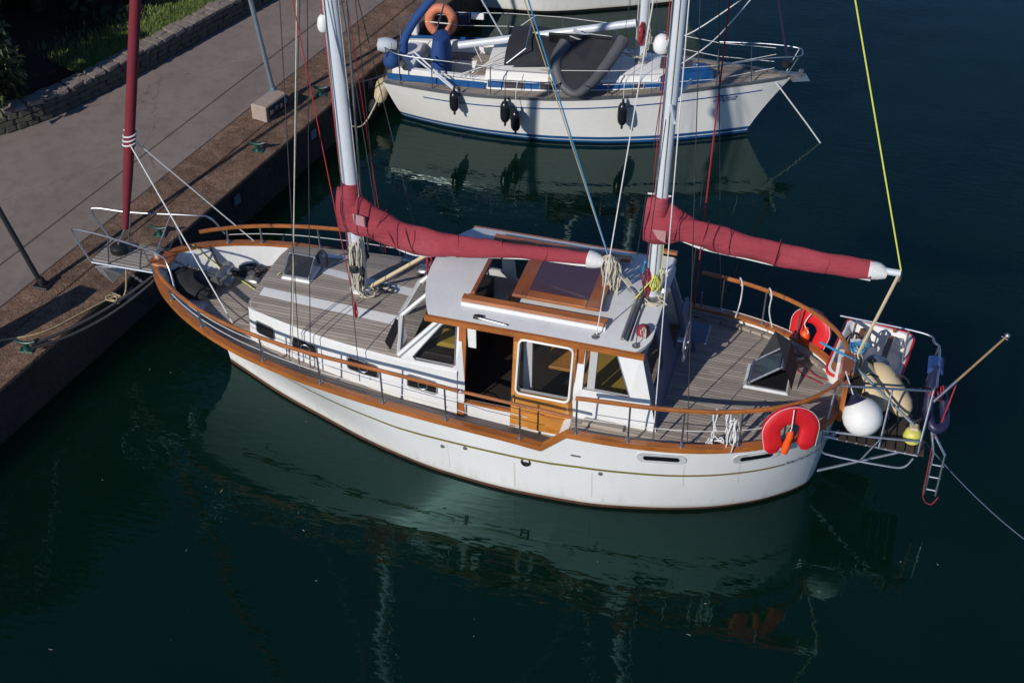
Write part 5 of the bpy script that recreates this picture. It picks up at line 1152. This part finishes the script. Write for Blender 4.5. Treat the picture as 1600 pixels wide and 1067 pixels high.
# coachroof
cx = [1.55, 1.7, 2.3, 3.0, 3.8, 4.6, 5.4, 5.75]; cw = [.12, .24, .44, .58, .70, .78, .80, .80]; ch = [.06, .10, .17, .22, .26, .29, .31, .31]
cwf = pchip(cx, cw); chf = pchip(cx, ch); b3 = B(); rows = []
for x in np.linspace(1.55, 5.75, 36):
    w = float(cwf(x)); h = float(chf(x)); z0 = NH.gz(x/7.75)+.0
    rows.append([(x, s*(w+.09), z0-.02) if e == 0 else ((x, s*(w+.02), z0+h*.8) if e == 1 else (x, s*w*e2, z0+h+.05*(1-e2*e2))) for s, e, e2 in ((-1, 0, 0), (-1, 1, 0), (-1, 2, .92), (-1, 2, .5), (1, 2, 0), (1, 2, .5), (1, 2, .92), (1, 1, 0), (1, 0, 0))])
b3.grid(rows); b3.F += [tuple(range(9)), tuple(len(b3.V)-9+i for i in range(9))]; coach = b3.build('coachroof', 'cream_gel', NB, True, 30)
def cside(x, f, off=.0):
    w = float(cwf(x)); h = float(chf(x)); z0 = NH.gz(x/7.75); a = Vector((x, w+.09, z0-.02)); b_ = Vector((x, w+.02, z0+h*.8)); p = a.lerp(b_, f); return p+Vector((0, off, off*.2))
for sd in (-1, 1):
    b4 = B(); b4.grid([[Vector((p.x, sd*p.y, p.z)) for p in (cside(x, .25, .006), cside(x, .80, .006))] for x in np.linspace(1.9, 5.7, 20)]); b4.build('blue_band', 'bluestripe', coach)
    for xa, xb in ((5.00, 5.38), (4.30, 4.70), (2.75, 2.95)):
        P = [(xa, .22), (xb, .22), (xb, .84), (xa, .84)]; a = [cside(x, f, .014) for x, f in P]; a = [Vector((p.x, sd*p.y, p.z)) for p in a]; c = [Vector((p.x, p.y-sd*.02, p.z)) for p in a]
        w_ = B().quadprism(a, c).build('window', 'plastic', coach)
        B().tube(a, .012, 6, True).build('window_frame', 'fwhite', w_, True)
for xa in (2.0, 2.35): box('deck_hatch', (xa, .0, NH.gz(xa/7.75)+float(chf(xa))+.07), (.28, .42, .05), 'plastic', coach, bev=.015)
for y in (-.45, .45): B().tube([(3.4, y, 1.55), (4.9, y*1.15, 1.60)], .016, 6).build('grab_rail', 'varn', coach, True)
# cockpit
b3 = B(); CP = [(5.75, -.80), (7.6, -.62), (7.6, .62), (5.75, .80)]
def ring(sx, sy, z): return [(6.68+(x-6.68)*sx, y*sy, z) for x, y in CP]
b3.grid([ring(1, 1, .95), ring(1, 1, 1.18), ring(.97, .88, 1.18), ring(.96, .86, .92), ring(.95, .50, .90), ring(.94, .46, .58)], True); b3.F.append(tuple(len(b3.V)-4+i for i in range(4))); b3.build('cockpit', 'cream_gel', NB)
box('cockpit_seat', (6.5, .52, .94), (1.2, .26, .03), 'teak2', NB); box('cockpit_seat', (6.5, -.52, .94), (1.2, .26, .03), 'teak2', NB); box('bridge_deck', (5.9, 0, 1.0), (.34, .9, .08), 'teak2', NB)
for sd in (-1, 1): b4 = B(); b4.grid([[(x, sd*(.92-.10*(x-5.8)/1.9), z) for z in (1.02, 1.16)] for x in np.linspace(5.75, 7.65, 8)]); b4.build('weather_cloth', 'bluestripe', NB)
ped = B(); P = [(.30, 0), (.33, .2), (.32, .60), (.24, .90), (.05, .96)]
rows = [[(6.75+math.cos(t)*r*.62, .0+math.sin(t)*r*1.15, .70+h) for t in np.linspace(0, math.tau, 14, endpoint=False)] for r, h in P]; ped.grid(rows, True); ped.F.append(tuple(len(ped.V)-14+i for i in range(14))); ped.build('wheel_cover', 'bluecanvas', NB, True, 50)
box('helm_locker', (7.35, .0, 1.06), (.34, 1.1, .22), 'cream_gel', NB, bev=.03)
# stern gear: bimini roll, pushpit, instruments
B().tube(smoothpath([(7.42, .35, 1.35), (7.40, .30, 1.62), (7.22, .12, 1.95), (6.9, .0, 2.35), (6.45, -.2, 2.85)], 6), .085, 12).build('bimini_roll', 'bluecanvas', NB, True)
B().tube([(7.05, -.62, 1.10), (6.55, -.35, 2.7)], .016, 8).build('bimini_pole', 'steel', NB, True); B().tube([(5.6, -.9, 1.1), (6.2, -.6, 2.4)], .016, 8).build('bimini_pole', 'alu', NB, True)
pp = [(6.7, -.98, 1.58), (7.4, -.86, 1.58), (7.72, -.62, 1.58)]; B().tube(smoothpath(pp, 5), .013, 8).build('pushpit_rail', 'steel', NB, True); pp = [(6.7, .98, 1.58), (7.4, .86, 1.58), (7.72, .62, 1.58)]; B().tube(smoothpath(pp, 5), .013, 8).build('pushpit_rail', 'steel', NB, True)
for sd in (-1, 1):
    for x, y in ((6.75, .98), (7.4, .86), (7.7, .64)): B().tube([(x, sd*y, .98), (x, sd*y, 1.58)], .012, 6).build('pushpit_post', 'steel', NB, True)
box('antenna_box', (7.3, -.2, 1.62), (.14, .18, .3), 'fwhite', NB, bev=.05); box('rail_box', (6.2, -1.05, 1.55), (.26, .06, .14), 'fwhite', NB, bev=.02); box('horseshoe_light', (6.45, -1.0, 1.5), (.2, .1, .2), 'fnavy', NB, bev=.03)
for (a, b_) in (((7.15, .80, 1.55), (6.30, 1.04, 1.0)), ((7.1, .85, 1.65), (6.25, 1.08, 1.02))): B().tube([a, b_], .018, 8).build('stern_tube', 'alu', NB, True)
B().tube([(7.6, .2, 1.2), (7.3, .75, 1.25)], .06, 8).build('passerelle_bag', 'greycanvas', NB, True)
# stanchions and lifelines
for sd in (-1, 1):
    for x in (1.4, 2.4, 3.4, 4.5, 5.6): B().tube([(x, sd*(float(NH.g(x))-.05), NH.gz(x/7.75)), (x, sd*(float(NH.g(x))-.05), 1.62)], .011, 6).build('stanchion', 'steel', NB, True)
    for z in (1.61, 1.33): tube('lifeline', [(x, sd*(float(NH.g(x))-.05), z+(.14 if x < .5 else 0)) for x in (.35, 1.4, 2.4, 3.4, 4.5, 5.6, 6.7)], .006, 'whiter', NB, 6)
B().tube(smoothpath([(1.4, .50, 1.62), (.5, .30, 1.74), (-.05, .18, 1.76), (-.14, .0, 1.76), (-.05, -.18, 1.76), (.5, -.30, 1.74), (1.4, -.50, 1.62)], 6), .013, 8).build('pulpit_rail', 'steel', NB, True)
for (a, b_) in (((-.08, .14, 1.75), (.12, .07, 1.25)), ((-.08, -.14, 1.75), (.12, -.07, 1.25)), ((.8, .36, 1.70), (.75, .30, 1.2)), ((.8, -.36, 1.70), (.75, -.30, 1.2))): B().tube([a, b_], .012, 6).build('pulpit_leg', 'steel', NB, True)
an = B(); an.box((.02, .0, 1.30), (.42, .14, .05), None, .01); an.lathe([(.05, -.07), (.03, 0), (.05, .07)], (-.17, 0, 1.34), (0, 1, 0), 12); an.add([(-.36, 0, 1.18), (-.02, -.16, 1.22), (.05, 0, 1.26), (-.02, .16, 1.22), (-.25, 0, 1.34)], [(0, 1, 2), (0, 2, 3), (0, 4, 1), (0, 3, 4), (1, 4, 2), (2, 4, 3)]); an.build('bow_anchor', 'tin', NB)
# mast, boom, rigging
b3 = B(); n = 16; b3.grid([[(2.86+.085*math.cos(t), .065*math.sin(t), z) for t in np.linspace(0, math.tau, n, endpoint=False)] for z in (1.36, 11.5)], True); nm = b3.build('mast', 'alu', NB, True)
B().lathe([(.13, 0), (.13, .03), (.1, .05)], (2.86, 0, 1.37), n=16).build('mast_collar', 'tin', nm, True)
tube('boom', [(3.0, 0, 2.13), (6.4, 0, 1.42)], .075, 'alu', nm, 14)
for k, (dx, dy, mt) in enumerate(((.10, .05, 'cream'), (-.09, .03, 'cream'), (.12, -.03, 'whiter'))): tube('halyard', [(2.86+dx, dy, 1.45), (2.86+dx, dy, 10)], .008, mt, nm, 6)
coil((2.88, .10, 2.2), .45, 5, .06, 201, .010, 'redrope', 'halyard_hank', nm); coil((2.75, .08, 2.1), .5, 4, .06, 202, .009, 'cream', 'halyard_hank', nm)
for k in range(3): pile((3.0+.25*k, .10-.2*k, 1.50), .16, 3, 210+k, .010, 'cream', 'rope_heap', nm)
for k in range(4): tube('control_line', [(3.0, -.2+.12*k, 1.50), (4.9, -.3+.16*k, 1.62)], .008, 'cream', nm, 6)
B().tube([(3.05, .0, 1.48), (4.15, .30, 2.05)], .03, 6).build('vang', 'alu', nm, True); B().tube([(3.05, .15, 1.48), (4.2, .42, 1.98)], .014, 6).build('spinnaker_pole', 'alu', nm, True)
for sd in (-1, 1):
    for x in (2.95, 3.25, 2.6): tube('shroud', [(x, sd*(float(NH.g(x))-.12), NH.gz(x/7.75)), (2.86, sd*.05, 10.5 if x == 2.95 else 6.5)], .005, 'blackwire', nm, 6)
fs = B(); fs.tube([(.12, 0, 1.62), (2.7, 0, 11.2)], .03, 10); f2 = fs.build('furled_headsail', 'fnavy', NB, True); tube('jib_sheet', smoothpath([(.78, .03, 3.0), (1.6, .40, 2.0), (2.6, .75, 1.35)], 6), .011, 'whiter', f2, 6); tube('jib_sheet', smoothpath([(.78, -.03, 3.0), (1.9, -.1, 2.0), (2.5, -.55, 1.5)], 6), .011, 'whiter', f2, 6); B().lathe([(.07, 0), (.09, .02), (.09, .1), (.06, .12)], (.12, 0, 1.45), n=14).build('furler_drum', 'black', f2, True)
for k in range(2): tube('backstay', [(7.72, .0, 1.0), (2.9, 0, 11.3)], .006, 'blackwire', nm, 6) if k == 0 else None
for k in range(3): tube('main_sheet', [(6.1, .02*k, 1.46), (5.9, -.3+.3*k, 1.25)], .008, 'whiter', nm, 6)
# folded sprayhood
b3 = B(); rows = []
for i in range(8):
    t = i/7; x = 4.45+.95*t; w = .62+.16*t; h = .10+.24*math.sin(math.pi*(.25+.55*t)); rows.append([(x, -w*math.cos(a), 1.46+h*math.sin(a)) for a in np.linspace(0, math.pi, 13)])
b3.grid(rows); b3.build('sprayhood', 'darkcanvas', NB, True)
b3 = B(); b3.tube([(5.35, -.75, 1.5), (5.0, -.70, 1.80), (5.0, .0, 1.9), (5.0, .70, 1.80), (5.35, .75, 1.5)], .014, 6); b3.build('sprayhood_hoop', 'steel', NB, True)
for k in range(4): tube('cockpit_line', smoothpath([(5.2, .2+.12*k, 1.56), (5.6, .45+.1*k, 1.48), (6.0+.1*k, .85, 1.22)], 5), .009, 'whiter' if k % 2 else 'cream', NB, 6)
b3 = B(); b3.grid([[(x, y, 1.18+.0*x+float(.10*(1-(y/.6)**2))) for y in np.linspace(-.3, .3, 5)] for x in (1.62, 2.2)]); b3.build('fore_hatch_cover', 'bluecanvas', NB)
b3 = B(); b3.quadprism([(1.45, .25, 1.17), (2.45, .70, 1.13), (2.45, .48, 1.13), (1.75, .10, 1.2)], [(1.50, .22, 1.40), (2.45, .66, 1.36), (2.45, .52, 1.36), (1.75, .12, 1.42)]); b3.build('foredeck_cloth', 'bluestripe', NB)
# things on and round the sloop, given in its axes
NM = Matrix.Translation((8.3, 9.42, 0)) @ Matrix.Rotation(R(188.1), 4, 'Z')
def W(p): return NM @ Vector(p)
for i, (x, z0, z1, w) in enumerate(((6.28, 1.12, .66, 'nearest its stern'), (5.30, 1.02, .53, 'upper one of the middle pair'), (5.10, .84, .36, 'lower one of the middle pair'), (3.10, 1.05, .53, 'nearest its bow'))):
    y = 1.04+.14*(1.2 if 3.5 < x < 6 else .6); a = W((x, float(NH.g(x))+.10, z0)); b_ = W((x, float(NH.g(x))+.10, z1))
    f_ = capsule('fender', 'black fender hanging on the side of the sloop, '+w, a, b_, .095, 'fblack', grp='black fenders on the sloop')
    zz = a.z-f_.location.z; B().tube([(0, 0, zz), (0, 0, zz+.3), (.0, .12, zz+.55)], .006, 6).build('lanyard', 'whiter' if i > 1 else 'darkrope', f_)
t_ = thing('lifebuoy', 'faded orange lifebuoy on the far stern rail of the sloop', 'lifebuoy', W((6.92, -.93, 1.16)), R(188.1))
b3 = B(); b3.tube([(.24*math.cos(a), 0, .30+.27*math.sin(a)) for a in np.linspace(-1.0, math.pi+1.0, 30)], .095, 12); b3.build('ring', 'orangebuoy', t_, True); B().tube([(-.3, .08, .28), (.3, .08, .30)], .012, 6).build('strap', 'whiter', t_)
# grey inflatable leaning on the sloop's side deck
dgy = thing('inflatable_dinghy', 'grey and black inflatable dinghy stowed on edge over the side deck of the sloop', 'dinghy', W((4.0, 1.0, 1.15)), R(188.1))
b3 = B(); L_ = [(.26, -.38, .66), (.40, -.05, .42), (.26, .22, .14), (-.02, .36, .02), (-.28, .16, .14), (-.52, -.2, .34), (-.80, -.68, .66)]; P = smoothpath([Vector(p)+Vector((0, 0, .12)) for p in L_], 7); b3.tube(P, [.075+.055*abs(2*k_/(len(P)-1)-1) for k_ in range(len(P))], 14); b3.build('tube', 'greycanvas', dgy, True)
b3 = B(); fl_ = [Vector(p)*1.0+Vector((0, .02, .17)) for p in L_]; cen = [Vector((.02*k, p.y, p.z)) for k, p in enumerate(fl_)]
b3.add(fl_+[Vector((-.1, -.1, .55)), Vector((-.28, -.62, .80))], [(i, i+1, 7) for i in range(6)]+[(0, 7, 8), (6, 8, 7)]); b3.build('floor', 'darkcanvas', dgy)
box('transom', (.03, -.66, .74), (1.15, .05, .26), 'black', dgy, Matrix.Rotation(R(-30), 4, 'X'), .01)
for x in (-.4, .25): B().tube(smoothpath([(x, .3, .32), (x+.1, .42, .30), (x+.25, .36, .33)], 5), .012, 6).build('grab_line', 'black', dgy, True)
# outboard and fenders at the stern
ob = thing('outboard_motor', 'silver and black outboard motor clamped on the stern rail of the sloop', 'outboard motor', W((7.78, .20, 1.0)), R(188.1))
B().lathe([(.0, -.2), (.10, -.18), (.14, -.08), (.15, .05), (.12, .17), (0, .2)], (0, 0, .42), (.9, .3, .15), 18).build('cowl', 'alu', ob, True); B().tube([(0, 0, .35), (.05, 0, -.2)], .045, 10).build('shaft', 'black', ob, True); box('clamp', (-.06, 0, .2), (.1, .2, .2), 'black', ob, bev=.02)
bfm = thing('ball_fender', 'round blue ball fender hanging on the stern rail of the sloop', 'fender', W((7.62, .52, 1.10))); B().lathe([(.0, -.18), (.09, -.16), (.16, -.08), (.175, 0), (.15, .10), (.08, .16), (.04, .21), (.0, .22)], (0, 0, .18), n=22).build('ball', 'bluecanvas', bfm, True); B().tube([(0, 0, .38), (.05, -.1, .6)], .008, 6).build('lanyard', 'cream', bfm)
bf = thing('ball_fender', 'beige ball float lying on the water behind the stern of the sloop', 'fender', (.19, 8.06, -.06)); B().lathe([(.0, -.15), (.08, -.135), (.135, -.07), (.15, 0), (.135, .07), (.08, .135), (.0, .15)], (0, 0, .13), n=22).build('ball', 'fbeige', bf, True); B().tube([(0, 0, .27), (-.1, -.05, .5)], .01, 6).build('lanyard', 'cream', bf)
f_ = capsule('fender', 'beige fender hanging across the stern corner of the sloop', W((7.86, .30, .78)), W((7.90, .62, .36)), .13, 'fbeige')
o = tube('mooring_line', sag(W((7.7, .55, 1.0)), Q(4.29, .33, QZ+.14), .06), .016, 'darkrope', None, 6); tag(o, 'dark stern line from the sloop to the quay cleat', 'rope')
o = tube('mooring_line', smoothpath([Q(4.2, .0, QZ), Q(4.25, -.25, .45), Q(4.55, -.45, .35), W((7.75, .5, .85))], 8), .014, 'cream', None, 6); tag(o, 'slack pale line drooping between the quay and the sloop stern', 'rope')
o = tube('mooring_line', [(7.98, 9.25, 1.24), (8.75, 9.28, .35), (9.05, 9.30, -.02)], .014, 'whiter', None, 6); tag(o, 'pale line from the sloop bow slanting into the water', 'rope')
# ================================================================ third boat at the top edge
TB = thing('moored_yacht', 'white yacht hull cut off by the top edge beyond the sloop', 'sailboat', (5.9, 14.85, 0), R(187))
TH = Hull([0, .4, 1.2, 2.5, 4, 5.5, 7, 8], [.02, .25, .62, 1.05, 1.3, 1.3, 1.15, 1.0], [.6, 2, 4, 5.5, 7, 7.7], [.02, .6, 1.15, 1.15, .85, .6], [0, 4, 8], [1.35, 1.15, 1.1], .6, 7.7, 8.0, (1.3, .8, 1.2))
hb = B()
for sd in (-1, 1): hb.grid([[TH.pt(q, .06+(TH.gz(q)-.06)*f, sd) for f in np.linspace(0, 1, 8)] for q in np.linspace(0, 1, 40)])
th_ = hb.build('hull', 'hull', TB, True, 35)
hb = B()
for sd in (-1, 1): hb.grid([[TH.pt(q, z, sd, .003) for z in (-.3, -.1, .03, .065)] for q in np.linspace(0, 1, 40)])
hb.build('boot_stripe', 'black', th_, True)
b3 = B(); b3.grid([[(x, (float(TH.g(x))-.02)*s, TH.gz(x/8)+.05*(1-s*s)) for s in np.linspace(-1, 1, 9)] for x in np.linspace(.1, 7.9, 24)]); b3.build('deck', 'white', TB)
b3 = B(); b3.grid([[(x, w*math.cos(a), 1.15+.45*math.sin(a)) for a in np.linspace(0, math.pi, 11)] for x, w in ((2.0, .1), (2.4, .5), (3.5, .75), (5.3, .85), (5.6, .85))]); b3.build('coachroof', 'cream_gel', TB, True)
tube('mast', [(2.9, 0, 1.5), (2.9, 0, 12)], .08, 'alu', TB, 12); tube('boom', [(3.0, 0, 2.2), (6.2, 0, 2.1)], .09, 'bluecanvas', TB, 12)
for sd in (-1, 1):
    tube('toe_rail', [(x, sd*float(TH.g(x)), TH.gz(x/8)+.03) for x in np.linspace(.1, 7.9, 30)], .02, 'tin', TB, 6)
    tube('lifeline', [(x, sd*(float(TH.g(x))-.04), 1.75) for x in np.linspace(.3, 7.5, 10)], .007, 'whiter', TB, 6)
    for x in (1, 2.2, 3.4, 4.6, 5.8, 7): B().tube([(x, sd*(float(TH.g(x))-.04), 1.1), (x, sd*(float(TH.g(x))-.04), 1.75)], .012, 6).build('stanchion', 'steel', TB, True)
